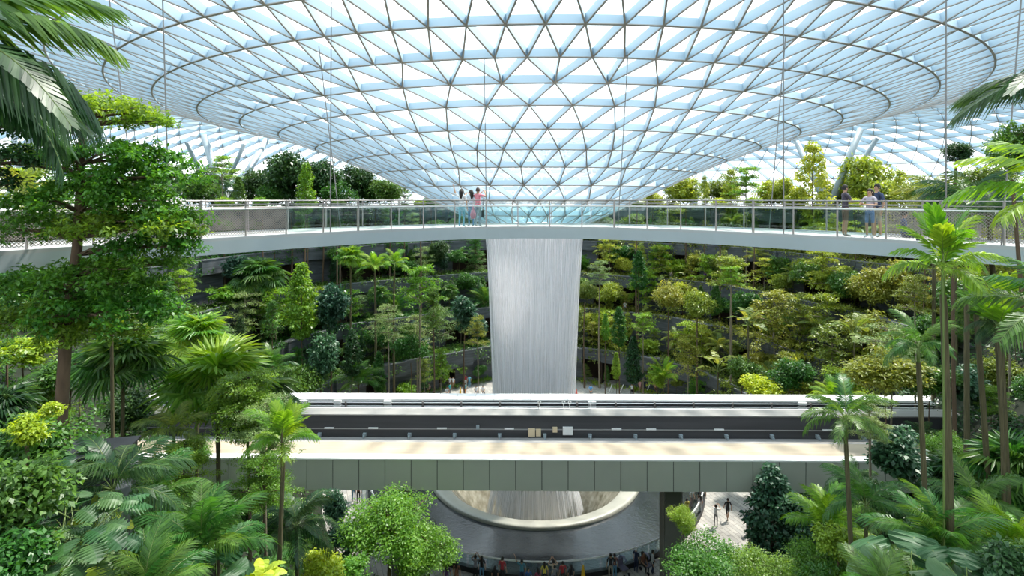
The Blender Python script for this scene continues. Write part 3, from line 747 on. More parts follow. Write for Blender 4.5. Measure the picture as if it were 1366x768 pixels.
def frond_paddle(L, W, seed, pet=.35, droop=.35, tears=0, lift=.9):
    """one big simple leaf with a folded midrib, arching"""
    g = np.random.default_rng(seed); n = 14; V = []; Fc = []; c = []
    for i in range(n+1):
        t = i/n; u = pet+(1-pet)*t; x = L*(u-.25*droop*u*u); z = L*(lift*u*(1-.35*u)-droop*u**2.4); w = W/2*(math.sin(PI*min(1, t*.93+.035))**.6)
        c.append((x, 0, z)); ed = .22*w*(1+.4*math.sin(i*2.1))
        V += [(x-.1*w, -w, z-ed+.2*w), (x, 0, z), (x-.1*w, w, z-ed+.2*w)]
    for i in range(n):
        if tears and i % 3 == 2 and i < n-1: 
            k = 3*i; Fc += [(k, k+3, k+4, k+1)] if g.random() < .5 else [(k+1, k+4, k+5, k+2)]
            continue
        k = 3*i; Fc += [(k, k+3, k+4, k+1), (k+1, k+4, k+5, k+2)]
    mb = MB(); mb.add(V, Fc, 0)
    z0 = c[0][2]; mb.tube([(0, 0, 0), (c[0][0]*.5, 0, z0*.6), c[0], c[len(c)//2], c[-1]], [.022*L*.6, .018*L*.6, .014*L*.6, .008*L, .003*L], 5, m=1, cap=False)
    return mb
def leaf_lobed(L, W, seed, lobes=7):
    """split-leaf outline: heart shape with deep side lobes, on a short stalk"""
    V = [(0, 0, 0)]; Fc = []; mb = MB(); pts = []
    n = lobes*4
    for side in (1, -1):
        row = []
        for i in range(n+1):
            t = i/n; base = math.sin(PI*(t*.9+.08))**.7; cut = 1.0 if (i % 4) in (1, 2) else (.50 if (i % 4) == 0 else .75)
            row.append((L*(.25+t*.85-.10*base), side*W/2*base*cut, -.10*L*t*t+.05*L*math.sin(PI*t)-.06*abs(base)*L))
        mid = [(L*(.25+i/n*.78), 0, -.10*L*(i/n)**2+.08*L*math.sin(PI*i/n)) for i in range(n+1)]
        k = len(V); V += mid+row; m_ = n+1
        for i in range(n): Fc.append((k+i, k+i+1, k+m_+i+1, k+m_+i) if side < 0 else (k+i, k+m_+i, k+m_+i+1, k+i+1))
    mb.add(V, Fc, 0); mb.tube([(-.35*L, 0, -.6*L), (0, 0, -.15*L), (L*.25, 0, 0)], [.02*L, .016*L, .012*L], 5, m=1, cap=False)
    return mb
def spin(az, el, roll=0, s=1.0, o=(0, 0, 0)):
    return Matrix.Translation(o) @ Matrix.Rotation(az, 4, 'Z') @ Matrix.Rotation(-el, 4, 'Y') @ Matrix.Rotation(roll, 4, 'X') @ Matrix.Scale(s, 4)
def palm_crown(key, lm, meshes, n, h, w, el0, el1, seed, bark='bark3', shaft=0.0, pname='frond', rad=.05):
    g = random.Random(seed); parts = []
    if shaft > 0:
        mb = MB(); mb.tube([(0, 0, -.02), (0, 0, shaft*.5), (0, 0, shaft)], [rad*1.15, rad*1.25, rad*.5], 8); parts.append(('crownshaft', mb.mesh('crownshaft', [M['stem']], True), False, None))
    for i in range(n):
        f = i/max(1, n-1); el = el0+(el1-el0)*f+g.uniform(-.1, .1)
        parts.append((pname, meshes[i % len(meshes)], False, spin(i*2.39996+g.uniform(-.2, .2), el, g.uniform(-.2, .2), g.uniform(.85, 1.08), (0, 0, shaft*.85))))
    CR[key] = dict(parts=parts, h=h, w=w, bark=bark)
def mm_(mb, lm, nm='frond'): return mb.mesh(nm, [LM[lm], M['stem']])

# broadleaf kinds (unit: metres at scale 1)
crown_round('round_mid', 'mid', 3.2, 3.4, 210, 26, .20, .11, 1)
crown_round('round_dark', 'dark', 3.4, 3.2, 230, 26, .21, .12, 2)
crown_round('round_olive', 'olive', 3.0, 3.4, 210, 26, .20, .10, 3)
crown_round('round_blue', 'blue', 3.0, 2.6, 190, 24, .26, .15, 4, .4)
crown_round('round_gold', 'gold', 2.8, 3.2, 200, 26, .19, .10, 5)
crown_round('shrub_bright', 'bright', 1.5, 2.2, 150, 26, .15, .08, 6)
crown_round('shrub_yellow', 'yellow', 1.6, 2.2, 160, 26, .15, .08, 7)
crown_round('shrub_mid', 'mid', 1.5, 2.3, 150, 26, .15, .08, 8)
crown_round('shrub_dark', 'dark', 1.6, 2.4, 150, 24, .20, .12, 9)
crown_round('round_bright', 'bright', 2.8, 3.6, 230, 26, .19, .10, 10, .35)
crown_tiered('tier_mid', 'mid', 4.2, 3.8, 6, 44, 17, .17, .085, 11)
crown_tiered('tier_pale', 'pale', 3.0, 4.0, 5, 54, 18, .13, .06, 12, 'bark2', .6)
crown_tiered('tier_bright', 'bright', 2.2, 3.8, 4, 54, 18, .16, .075, 13, 'bark2', .6)
crown_tiered('tier_olive', 'olive', 3.2, 3.8, 5, 48, 18, .16, .075, 14, 'bark2', .5)
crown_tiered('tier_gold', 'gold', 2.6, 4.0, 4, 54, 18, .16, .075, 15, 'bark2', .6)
crown_tiered('tier_fine', 'fresh', 2.6, 3.6, 5, 130, 24, .095, .052, 16, 'bark', .7)
crown_tiered('tier_fine_pale', 'pale', 2.2, 3.6, 4, 140, 24, .088, .05, 17, 'bark2', .7)
crown_column('column_bright', 'bright', 4.6, 1.7, 230, 20, .19, .10, 21)
crown_column('column_dark', 'dark', 4.4, 1.8, 230, 20, .20, .11, 22)
crown_column('column_mid', 'mid', 4.4, 1.8, 230, 20, .19, .10, 23)
crown_column('column_blue', 'blue', 4.2, 1.9, 220, 22, .19, .11, 24)
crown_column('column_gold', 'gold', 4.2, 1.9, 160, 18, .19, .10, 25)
crown_round('fluffy_near', 'bright', 3.0, 4.6, 420, 30, .12, .065, 26, .5, .45)
crown_round('fluffy_mid', 'fresh', 3.0, 4.0, 520, 34, .105, .055, 27, .3, .5)
crown_round('vine_near', 'mid', 2.2, 2.0, 300, 12, .17, .10, 28, .6, .7)
crown_round('vine_yellow', 'yellow', 1.4, 1.3, 110, 12, .17, .09, 29, .5, .7)
crown_round('broad_dark', 'gloss', 2.4, 2.2, 240, 10, .24, .15, 30, .5, .7)
# palms
PF = [mm_(frond_pinnate(2.2, .62, .055, 34, .55, .45, s, .25, .45), 'mid') for s in (1, 2)]
PFB = [mm_(frond_pinnate(2.2, .66, .060, 34, .50, .50, s, .25, .40), 'bright') for s in (3, 4)]
PFD = [mm_(frond_pinnate(2.3, .70, .055, 36, .62, .45, s, .15, .55), 'dark') for s in (5, 6)]
PFG = [mm_(frond_pinnate(2.2, .62, .060, 34, .55, .45, s, .25, .45), 'olive') for s in (7, 8)]
PU = mm_(frond_pinnate(2.0, .80, .13, 24, .10, .25, 9, .30, .10, blunt=True), 'bright')
FF = [mm_(frond_fan(.75, .95, 30, s, 290, .32), 'mid') for s in (1, 2, 3)]
FFD = [mm_(frond_fan(.75, .95, 30, s, 290, .40), 'dark') for s in (4, 5)]
FFB = [mm_(frond_fan(.75, .95, 28, s, 280, .25), 'bright') for s in (6, 7)]
BL = [mm_(frond_paddle(2.1, .62, s, .28, .45, 1), 'olive', 'leaf') for s in (1, 2)]
BLG = [mm_(frond_paddle(2.1, .62, s, .28, .40, 1), 'bright', 'leaf') for s in (3, 4)]
AL = [mm_(frond_paddle(1.3, .85, s, .40, .45, 0), 'gloss', 'leaf') for s in (5, 6)]
ML = [mm_(leaf_lobed(.62, .60, s), 'gloss', 'leaf') for s in (1, 2)]
YL = [mm_(frond_paddle(1.0, .34, s, .2, .5, 0), 'yellow', 'leaf') for s in (7, 8)]
palm_crown('palm_mid', 'mid', PF, 13, 2.4, 4.2, 1.05, -.45, 1, shaft=.7, rad=.07)
palm_crown('palm_bright', 'bright', PFB, 12, 2.4, 4.2, 1.2, -.30, 2, shaft=.7, rad=.07)
palm_crown('palm_dark', 'dark', PFD, 15, 2.4, 4.4, 1.0, -.5, 3, shaft=.3, rad=.07)
palm_crown('palm_olive', 'olive', PFG, 12, 2.4, 4.2, 1.05, -.45, 4, shaft=.6, rad=.07)
palm_crown('areca', 'mid', PF, 16, 2.2, 3.4, 1.35, .15, 5)
palm_crown('areca_bright', 'bright', PFB, 14, 2.2, 3.4, 1.35, .1, 6)
palm_crown('fan_mid', 'mid', FF, 24, 1.9, 3.3, 1.30, -.65, 7, rad=.09)
palm_crown('fan_bright', 'bright', FFB, 22, 1.9, 3.3, 1.35, -.55, 8, rad=.09)
palm_crown('fan_big', 'mid', FF, 26, 1.9, 3.3, 1.4, -.40, 17, rad=.09)
palm_crown('fan_dark', 'dark', FFD, 22, 1.9, 3.3, 1.2, -.7, 9, rad=.09)
palm_crown('banana', 'olive', BL, 9, 2.4, 3.4, .75, -.1, 10, pname='leaf')
palm_crown('banana_bright', 'bright', BLG, 9, 2.4, 3.4, .75, -.1, 11, pname='leaf')
palm_crown('taro', 'gloss', AL, 9, 1.3, 2.2, .55, -.25, 12, pname='leaf')
palm_crown('yellow_leaf', 'yellow', YL, 16, .9, 1.5, .8, -.1, 13, pname='leaf')
palm_crown('joey', 'bright', [PU], 7, 2.2, 2.6, 1.25, .25, 14)
def monstera_crown():
    g = random.Random(5); parts = []
    for i in range(34):
        a = g.uniform(0, 2*PI); r = g.uniform(.1, .95); parts.append(('leaf', ML[i % 2], False, spin(a, g.uniform(-.5, .15), g.uniform(-.3, .3), g.uniform(.7, 1.1), (math.cos(a)*r, math.sin(a)*r, 1.1-.5*r*r+g.uniform(-.25, .25)))))
    CR['monstera'] = dict(parts=parts, h=1.4, w=2.6, bark='stem')
monstera_crown()
# trunk prototypes: height 1, radius 1
def trunk_proto(name, mt, seed, bend, taper=.55, rings=0, n=9):
    g = np.random.default_rng(seed); k = 26 if rings else 10; ph = g.uniform(0, 6, 2)
    pts = [(bend*math.sin(PI*i/k)*math.cos(ph[0]), bend*math.sin(PI*i/k)*math.sin(ph[0]), i/k) for i in range(k+1)]
    rad = [(1-(1-taper)*i/k)*(1+.5*max(0, 1-i/k*9)*(0 if rings else 1))*(1+(.10 if rings and i % 2 else 0)) for i in range(k+1)]
    # pts bend is in trunk radii, so it survives the non-uniform scaling
    V = [(p[0]+rad[i]*math.cos(2*PI*q/n), p[1]+rad[i]*math.sin(2*PI*q/n), p[2]) for i, p in enumerate(pts) for q in range(n)]
    Fc = [(i*n+q, i*n+(q+1) % n, (i+1)*n+(q+1) % n, (i+1)*n+q) for i in range(k) for q in range(n)]
    return MB().add(V, Fc+[tuple(k*n+q for q in range(n))]).mesh(name, [mt], True)
TR = {'bark': trunk_proto('trunk', M['bark'], 1, 1.2), 'bark2': trunk_proto('trunk', M['bark2'], 2, 1.0), 'bark3': trunk_proto('trunk', M['bark3'], 3, .8, .75, 1),
      'stem': trunk_proto('trunk', M['stem'], 4, .6, .7, 1)}
NAMEOF = {'round': 'broadleaf_tree', 'tier': 'layered_tree', 'column': 'columnar_tree', 'shrub': 'shrub', 'palm': 'feather_palm', 'areca': 'clump_palm', 'fan': 'fan_palm', 'banana': 'banana_plant',
          'taro': 'elephant_ear_plant', 'yellow': 'golden_leaf_plant', 'joey': 'pleated_palm', 'monstera': 'split_leaf_plant', 'fluffy': 'broadleaf_tree', 'vine': 'leafy_climber', 'broad': 'broadleaf_shrub'}
CATOF = {'fan_palm': 'palm', 'feather_palm': 'palm', 'clump_palm': 'palm', 'pleated_palm': 'palm', 'banana_plant': 'plant', 'elephant_ear_plant': 'plant', 'golden_leaf_plant': 'plant', 'split_leaf_plant': 'plant',
         'shrub': 'shrub', 'broadleaf_shrub': 'shrub', 'leafy_climber': 'climber'}
PLANTS = []
def plant(key, x, y, z0, th, s, label=None, zone=None, lean=(0, 0), tr=None, rz=None, bark=None, sxy=1.0):
    """trunk of height th from (x,y,z0), crown prototype scaled by s on top"""
    c = CR[key]; nm = NAMEOF[key.split('_')[0]]
    e = empty(nm, (x, y, z0), rz=random.uniform(0, 2*PI) if rz is None else rz, cat=CATOF.get(nm, 'tree'))
    e['_k'] = 1; del e['_k']
    top = Vector((lean[0], lean[1], th))
    rot = Matrix.Rotation(-e.rotation_euler.z, 4, 'Z'); top = rot @ top
    if th > .15:
        r = tr if tr else max(.03, .035*s+.006*th)
        t = link('trunk', TR[bark or c['bark']], e); L = top.length
        t.matrix_local = top.to_track_quat('Z', 'Y').to_matrix().to_4x4() @ Matrix.Diagonal((r, r, L, 1))
    for pt_ in c['parts']:
        o = link(pt_[0], pt_[1], e)
        mtx = pt_[3] if len(pt_) > 3 and pt_[3] is not None else Matrix.Identity(4)
        o.matrix_local = Matrix.Translation(top) @ Matrix.Diagonal((s*sxy, s*sxy, s, 1)) @ mtx
        if pt_[2]: o['kind'] = 'stuff'
    PLANTS.append(dict(o=e, key=key, x=x, y=y, zone=zone, label=label, name=nm))
    if label: e['label'] = label
    return e
def plant_px(key, px, ytop, Z, hpx, label=None, zone=None, lean_px=0, **k):
    """crown whose top shows at row ytop and whose height is hpx rows, at depth Z; trunk reaches the ground below"""
    c = CR[key]; s = hpx*Z/F/c['h']; zt = ZP(ytop, Z); zc = zt-c['h']*s; x = XP(px, Z); xb = XP(px+lean_px, Z); g0 = H(xb, Z)-.1
    if zc < g0+.1: zc = g0+.1
    return plant(key, xb, Z, g0, zc-g0, s, label, zone, lean=(x-xb, 0), **k)

# ------------------------------------------------------------------ the particular plants of the photograph
CLSTR = []
def custom_tiered(label, px_trunk, Z, tiers, seed, lm, L, W, dens, trunk_px, rad, depth=.8):
    """layered tree whose boughs sit at the given rows: tiers of (px centre, row, half width, thickness px)"""
    g = np.random.default_rng(seed); x0 = XP(trunk_px[0][0], Z); g0 = H(x0, Z)
    e = empty('layered_tree', (x0, Z, g0), label=label, cat='tree')
    tp_ = [Vector(P(a, b, Z))-Vector((x0, Z, g0)) for a, b in trunk_px]; mb = MB()
    pts = [Vector((0, 0, -.1))]+tp_; mb.tube(pts, [rad*(1-.75*i/len(pts)) for i in range(len(pts))], 10); mb.build('trunk', M['bark'], e, smooth=True)
    allb = MB()
    for (cx, cy, hw, th) in tiers:
        c = Vector(P(cx, cy, Z))-Vector((x0, Z, g0)); R = hw*Z/F; T = th*Z/F; nb = 9; cs = []
        tx = np.interp(-cy, [-b for a, b in trunk_px], [a for a, b in trunk_px]); root = Vector(P(tx, cy+th*.6, Z))-Vector((x0, Z, g0))
        n = int(dens*R*R*34)
        for b in range(nb):
            a = 2*PI*b/nb+g.normal()*.25; bl = R*g.uniform(.75, 1.08); q = n//nb; s_ = g.random(q)**.55
            xx_ = c.x+np.cos(a)*bl*s_+g.normal(size=q)*R*.09; yy_ = c.y+np.sin(a)*bl*depth*s_+g.normal(size=q)*R*.09
            zz_ = c.z+T*.5*(1-s_*.9)+g.normal(size=q)*T*.22-.10*R*s_*s_
            cs.append(np.stack([xx_, yy_, zz_], 1))
            tip = Vector((c.x+math.cos(a)*bl*.92, c.y+math.sin(a)*bl*depth*.92, c.z-.05*R)); mid = (root+tip)/2+Vector((0, 0, .06*R))
            allb.tube([root, mid, tip], [rad*.22, rad*.14, .006], 5, cap=False)
        V, Fq = clusters(g, np.concatenate(cs), .17, 17, L, W, .42, .7, .15)
        o = link('foliage_tier', mesh_vf('foliage_tier', V, Fq, LM[lm]), e); o['kind'] = 'stuff'
    allb.build('branches', M['bark'], e)
    return e
custom_tiered('tall layered green tree with thick brown trunk before the left footbridge end', 100, 13.0,
    [(128, 145, 92, 24), (60, 132, 56, 22), (195, 160, 36, 14), (158, 205, 84, 24), (45, 215, 55, 30), (180, 232, 84, 28), (210, 290, 60, 24), (205, 325, 66, 26), (130, 262, 105, 34), (165, 300, 95, 30), (60, 300, 60, 34), (185, 350, 62, 30), (105, 372, 95, 34), (150, 405, 100, 34), (60, 420, 66, 30), (120, 440, 70, 20)],
    3, 'fresh', .115,   .064, 2.7, [(78, 605), (88, 450), (103, 330), (108, 230), (110, 160)], .17)
custom_tiered('dark tree crown filling the left edge below the drooping palm', -10, 12.0, [(-20, 165, 60, 30), (10, 210, 40, 26), (-30, 240, 50, 34), (15, 150, 30, 20)], 9, 'dark', .12, .065, 3.0, [(-60, 560), (-30, 300), (-20, 150)], .16)

NP = plant_px
# left near palms and trees
NP('fan_bright', 290, 436, 21.0, 88, 'large fan palm with shiny upright leaves above the left end of the viaduct', sxy=1.15)
NP('fan_big', 165, 425, 19.0, 70, 'wide fan palm spreading behind the thin ringed trunk on the left', sxy=1.15)
NP('fan_bright', 262, 410, 30.0, 46, 'bright fan palm just behind the large left fan palm', sxy=1.3)
NP('fan_dark', 350, 480, 22.5, 60, 'dark fan palm half hidden at the right of the large left fan palm')
NP('palm_dark', 148, 330, 15.0, 62, 'slender ringed palm standing right of the thick brown trunk', tr=.05, sxy=.55)
NP('palm_bright', 378, 530, 15.0, 84, 'thin-stemmed feather palm with pale fronds, right edge of the left thicket', tr=.07, lean_px=-14, sxy=.75)
NP('joey', 376, 532, 14.6, 46, 'upright pleated young palm leaf glowing bright green beside the thin-stemmed palm', tr=.03)
NP('palm_olive', 232, 528, 18.0, 60, 'delicate weeping palm with yellow-green fronds and pale trunk left of the fan palm', tr=.06, sxy=1.0)
NP('tier_fine', 330, 500, 19.0, 74, 'fine-leaved layered tree in front of the left viaduct end, upper one', sxy=1.15)
NP('tier_fine_pale', 352, 545, 18.0, 62, 'pale fine-leaved layered tree right in front of the walkway edge', sxy=1.0)
NP('tier_fine', 352, 610, 17.0, 62, 'fine-leaved layered tree in front of the first grey-green panels', sxy=1.0)
NP('tier_fine', 245, 590, 17.5, 62, 'small fine-leaved layered tree beside the weeping palm')
NP('palm_dark', 150, 560, 11.0, 105, 'dark feather palm spreading before the black cabinet on the left', tr=.06)
NP('areca', 270, 640, 10.5, 110, 'big clump palm with arching dark green fronds at the lower left', tr=.06)
NP('palm_mid', 205, 600, 12.0, 90, 'feather palm between the black cabinet and the lower left clump palm', tr=.05)
NP('areca', 195, 700, 8.5, 110, 'clump palm at the bottom edge, left of the big clump palm')
NP('palm_dark', 395, 640, 22.0, 70, 'shaded feather palm behind the pale ringed trunks near the plaza', tr=.08)
NP('yellow_leaf', 155, 742, 9.0, 60, 'golden-leaved plant at the bottom left between green fronds')
NP('yellow_leaf', 345, 744, 11.5, 40, 'golden broad leaves at the foot of the pale palm stem')
NP('yellow_leaf', 135, 655, 11, 52, 'golden leaves glowing behind the split-leaf plant')
NP('monstera', 92, 665, 8.5, 90, 'split-leaf plant with large notched leaves at the lower left')
NP('monstera', 40, 715, 8.0, 80, 'split-leaf plant in the bottom left corner')
NP('monstera', 66, 600, 10.5, 66, 'split-leaf plant below the thick brown trunk')
NP('vine_near', 22, 600, 8.0, 130, 'leafy climber with oval leaves on the left edge, middle one')
NP('vine_near', 8, 690, 7.5, 120, 'leafy climber with oval leaves in the left corner')
NP('vine_near', 40, 545, 9.5, 100, 'leafy climber just under the yellow-green climber on the left')
NP('vine_yellow', 36, 545, 9.0, 50, 'bright yellow-green climber catching sun at the left edge')
NP('vine_yellow', 68, 530, 10.0, 34, 'small yellow-green climber right of the bigger one on the left')
NP('taro', 290, 720, 10.0, 60, 'elephant-ear plant at the bottom, right of the big clump palm')
# middle bottom
NP('round_blue', 449, 646, 29.0, 62, 'narrow dark blue-green tree standing on the left plaza, upper crown', sxy=.62, bark='bark')
NP('round_blue', 462, 690, 28.6, 50, 'dark blue-green shrubby tree below the narrow dark tree on the left plaza', sxy=.9)
NP('fluffy_near', 520, 662, 27.0, 84, 'light green spreading tree on the plaza left of the pool, in front of the pillar', tr=.16, sxy=1.25)
NP('fluffy_near', 572, 700, 28.0, 66, 'light green tree crown hanging over the left pool edge', tr=.12, sxy=1.1)
NP('shrub_yellow', 432, 728, 22.0, 52, 'glowing yellow-green bush at the bottom between the thicket and the plaza')
NP('shrub_bright', 470, 742, 23.0, 40, 'bright green bush beside the glowing yellow-green bush')
# right near
NP('fluffy_mid', 945, 700, 26.0, 84, 'round airy tree at the bottom right of the pool', sxy=1.25)
NP('fluffy_near', 912, 672, 27.5, 36, 'light green bough beside the right pillar', sxy=.9)
NP('fluffy_mid', 1010, 722, 22.0, 70, 'round airy tree at the bottom, between the pool tree and the dark conifer', sxy=1.2)
NP('column_blue', 1030, 622, 30.0, 112, 'dark conical tree on the right plaza before the viaduct panels', sxy=1.25)
NP('round_blue', 1062, 655, 29.0, 60, 'dark round tree right behind the dark conical tree')
NP('fluffy_mid', 1085, 705, 16.0, 85, 'fine-leaved bush at the bottom under the arching fronds on the right')
NP('shrub_bright', 1118, 695, 15.5, 46, 'bright green shrub beside the leaning palm stem')
NP('palm_mid', 1128, 497, 14.0, 84, 'feather palm with drooping fronds in front of the right viaduct end', tr=.065, lean_px=14, sxy=.85)
NP('areca_bright', 1105, 640, 17.0, 72, 'young feather palm with upright leaf fan before the right panels')
NP('palm_mid', 1155, 615, 15.0, 80, 'feather palm half hidden behind the leaning stem', tr=.06, sxy=.9)
NP('palm_bright', 1258, 275, 10.5, 118, 'sunlit bright palm with tall ringed trunk before the footbridge at right', tr=.075, lean_px=10, sxy=.62)
NP('joey', 1258, 268, 10.3, 70, 'upright pleated leaf on top of the sunlit bright palm', tr=.02, bark='stem', sxy=.8)
NP('palm_mid', 1225, 405, 13.0, 78, 'smaller feather palm left of the tall ringed trunk', tr=.065, lean_px=18, sxy=.72)
NP('joey', 1332, 360, 14.0, 76, 'bright pleated palm leaf between the two dark ringed trunks', tr=.05, lean_px=10)
NP('palm_dark', 1336, 385, 14.5, 60, 'blue-green feather palm behind the pair of dark trunks', tr=.05, lean_px=16, sxy=.7)
NP('palm_mid', 1292, 262, 17.0, 44, 'tall dark-trunked palm whose crown touches the footbridge, inner trunk', tr=.085, lean_px=36, sxy=.6)
NP('palm_dark', 1318, 236, 17.0, 50, 'tall dark-trunked palm whose crown overlaps the footbridge, outer trunk', tr=.085, lean_px=30, sxy=.7)
NP('areca', 1250, 640, 10.5, 105, 'clump palm with broad shining fronds at the lower right', sxy=1.0)
NP('taro', 1215, 695, 9.0, 90, 'elephant-ear plant with big ribbed leaves at the lower right')
NP('taro', 1290, 720, 8.5, 70, 'elephant-ear plant at the bottom, right of the bigger one')
NP('areca_bright', 1345, 660, 10.5, 95, 'clump palm with pale fronds in the lower right corner')
NP('areca', 1180, 730, 8.5, 90, 'clump palm at the bottom edge below the elephant-ear plant')
NP('broad_dark', 1340, 720, 8.5, 80, 'glossy dark-leaved shrub in the bottom right corner')
NP('round_blue', 1200, 560, 20.0, 84, 'dark glossy tree in front of the right viaduct end', sxy=1.1)
NP('round_dark', 1175, 640, 18.0, 66, 'dark shrubby tree under the right viaduct end')
NP('palm_mid', 1300, 610, 14.0, 84, 'feather palm between the tall ringed trunk and the dark trunk pair', tr=.05)
NP('tier_fine_pale', 1160, 538, 20.0, 40, 'pale fine-leaved tree beside the drooping feather palm')
NP('fan_mid', 1352, 560, 17.0, 80, 'fan palm at the right edge below the dark trunks')
NP('round_mid', 1350, 150, 13.5, 90, 'leafy green tree at the upper right edge', tr=.07, lean_px=70, sxy=.8)
NP('palm_dark', 1290, 205, 25.5, 75, 'dark feather palm rising behind the right end of the footbridge', sxy=1.0)
NP('round_dark', 1275, 188, 32.0, 34, 'small round dark crown above the dark palm behind the footbridge', sxy=1.3)
# palms that hang in from outside the frame
def hanging_frond_palm(px, py, Z, nfr, label, meshes, L, az0, az1, el0, el1, seed, trunk_dx):
    p = P(px, py, Z); g = random.Random(seed); gz = H(p.x+trunk_dx, p.y)-.1
    e = empty('feather_palm', (p.x+trunk_dx, p.y, gz), rz=0, label=label, cat='palm')
    top = p-Vector(e.location); t = link('trunk', TR['bark3'], e)
    t.matrix_local = top.to_track_quat('Z', 'Y').to_matrix().to_4x4() @ Matrix.Diagonal((.12, .12, top.length, 1))
    for i in range(nfr):
        f = i/max(1, nfr-1); o = link('frond', meshes[i % len(meshes)], e)
        o.matrix_local = Matrix.Translation(top) @ spin(math.radians(az0+(az1-az0)*f+g.uniform(-8, 8)), el0+(el1-el0)*((i*.618) % 1), g.uniform(-.3, .3), L*g.uniform(.9, 1.08))
    return e
PBIG = [mm_(frond_pinnate(2.2, .60, .075, 52, .62, .38, s, .15, .55), 'mid') for s in (21, 22)]
PBIGD = [mm_(frond_pinnate(2.2, .62, .075, 52, .78, .30, s, .10, .75), 'dark') for s in (23, 24)]
hanging_frond_palm(-95, 60, 7.0, 7, 'big palm reaching into the top left corner with drooping fronds', PBIG+PBIGD, 1.0, -70, 60, .75, -.15, 3, -.4)
hanging_frond_palm(-60, 120, 8.0, 5, 'dark palm hanging along the left edge under the corner palm', PBIGD, .85, -80, 80, .35, -.35, 4, -.4)
hanging_frond_palm(1455, 275, 6.5, 7, 'big palm entering from the right edge with broad sunlit fronds', PFB, .62, 110, 250, .7, -.3, 5, .3)
hanging_frond_palm(1420, 120, 9.0, 4, 'palm with one thin frond drooping in at the upper right edge', PBIGD, .75, 120, 240, .5, .1, 8, .4)
hanging_frond_palm(1420, 420, 9.5, 6, 'palm at the right edge level with the dark trunk pair', PF, .75, 100, 250, .8, -.3, 6, .4)

NP('round_mid', 10, 345, 26.0, 90, 'leafy tree behind the thick brown trunk at the far left edge'); NP('round_dark', 55, 360, 31.0, 80, 'dark leafy tree on the slope behind the thick brown trunk')
NP('tier_mid', -15, 400, 22.0, 90, 'layered tree at the left edge behind the leafy climbers'); NP('shrub_mid', 95, 470, 27.0, 50, 'green shrub on the slope right of the thick brown trunk', sxy=1.3); NP('shrub_bright', 30, 445, 24.0, 46, 'sunlit green shrub at the left edge above the climbers', sxy=1.4)
# plateau behind the footbridge (rows 205 to 280)
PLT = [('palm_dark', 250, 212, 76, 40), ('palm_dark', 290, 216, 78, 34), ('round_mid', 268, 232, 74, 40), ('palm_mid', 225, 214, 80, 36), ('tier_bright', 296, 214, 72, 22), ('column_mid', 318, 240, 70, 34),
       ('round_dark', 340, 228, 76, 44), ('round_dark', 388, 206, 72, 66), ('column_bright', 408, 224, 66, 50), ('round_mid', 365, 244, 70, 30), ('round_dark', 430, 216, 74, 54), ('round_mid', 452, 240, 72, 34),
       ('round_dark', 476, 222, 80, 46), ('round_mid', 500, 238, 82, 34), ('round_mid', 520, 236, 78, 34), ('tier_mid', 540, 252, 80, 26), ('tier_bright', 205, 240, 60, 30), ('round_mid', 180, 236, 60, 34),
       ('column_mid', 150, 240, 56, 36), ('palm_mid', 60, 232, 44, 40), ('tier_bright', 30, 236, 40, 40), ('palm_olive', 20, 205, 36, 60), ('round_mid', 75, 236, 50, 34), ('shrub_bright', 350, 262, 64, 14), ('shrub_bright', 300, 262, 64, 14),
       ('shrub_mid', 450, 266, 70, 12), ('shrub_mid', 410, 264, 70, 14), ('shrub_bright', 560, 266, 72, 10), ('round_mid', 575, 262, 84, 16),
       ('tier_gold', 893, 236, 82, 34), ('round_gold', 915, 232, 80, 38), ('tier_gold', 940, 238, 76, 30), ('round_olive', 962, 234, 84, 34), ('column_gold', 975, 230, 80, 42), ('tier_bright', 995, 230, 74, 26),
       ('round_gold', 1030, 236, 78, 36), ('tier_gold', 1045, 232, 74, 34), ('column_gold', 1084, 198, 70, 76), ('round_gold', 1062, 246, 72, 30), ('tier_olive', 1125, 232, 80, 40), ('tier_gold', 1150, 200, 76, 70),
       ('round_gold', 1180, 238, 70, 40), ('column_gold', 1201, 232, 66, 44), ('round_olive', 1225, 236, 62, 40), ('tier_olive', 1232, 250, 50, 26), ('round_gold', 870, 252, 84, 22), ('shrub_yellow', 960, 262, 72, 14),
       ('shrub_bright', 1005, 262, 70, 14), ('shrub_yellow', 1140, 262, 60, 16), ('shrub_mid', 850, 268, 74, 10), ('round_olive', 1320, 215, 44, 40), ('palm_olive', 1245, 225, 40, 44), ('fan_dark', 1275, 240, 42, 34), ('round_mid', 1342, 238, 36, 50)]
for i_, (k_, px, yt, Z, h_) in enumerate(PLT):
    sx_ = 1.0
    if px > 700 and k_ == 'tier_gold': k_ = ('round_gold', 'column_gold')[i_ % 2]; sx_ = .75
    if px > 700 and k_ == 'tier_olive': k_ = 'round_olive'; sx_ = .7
    plant_px(k_, px, yt-h_*.12, Z, h_*1.3, zone='plateau', sxy=sx_)

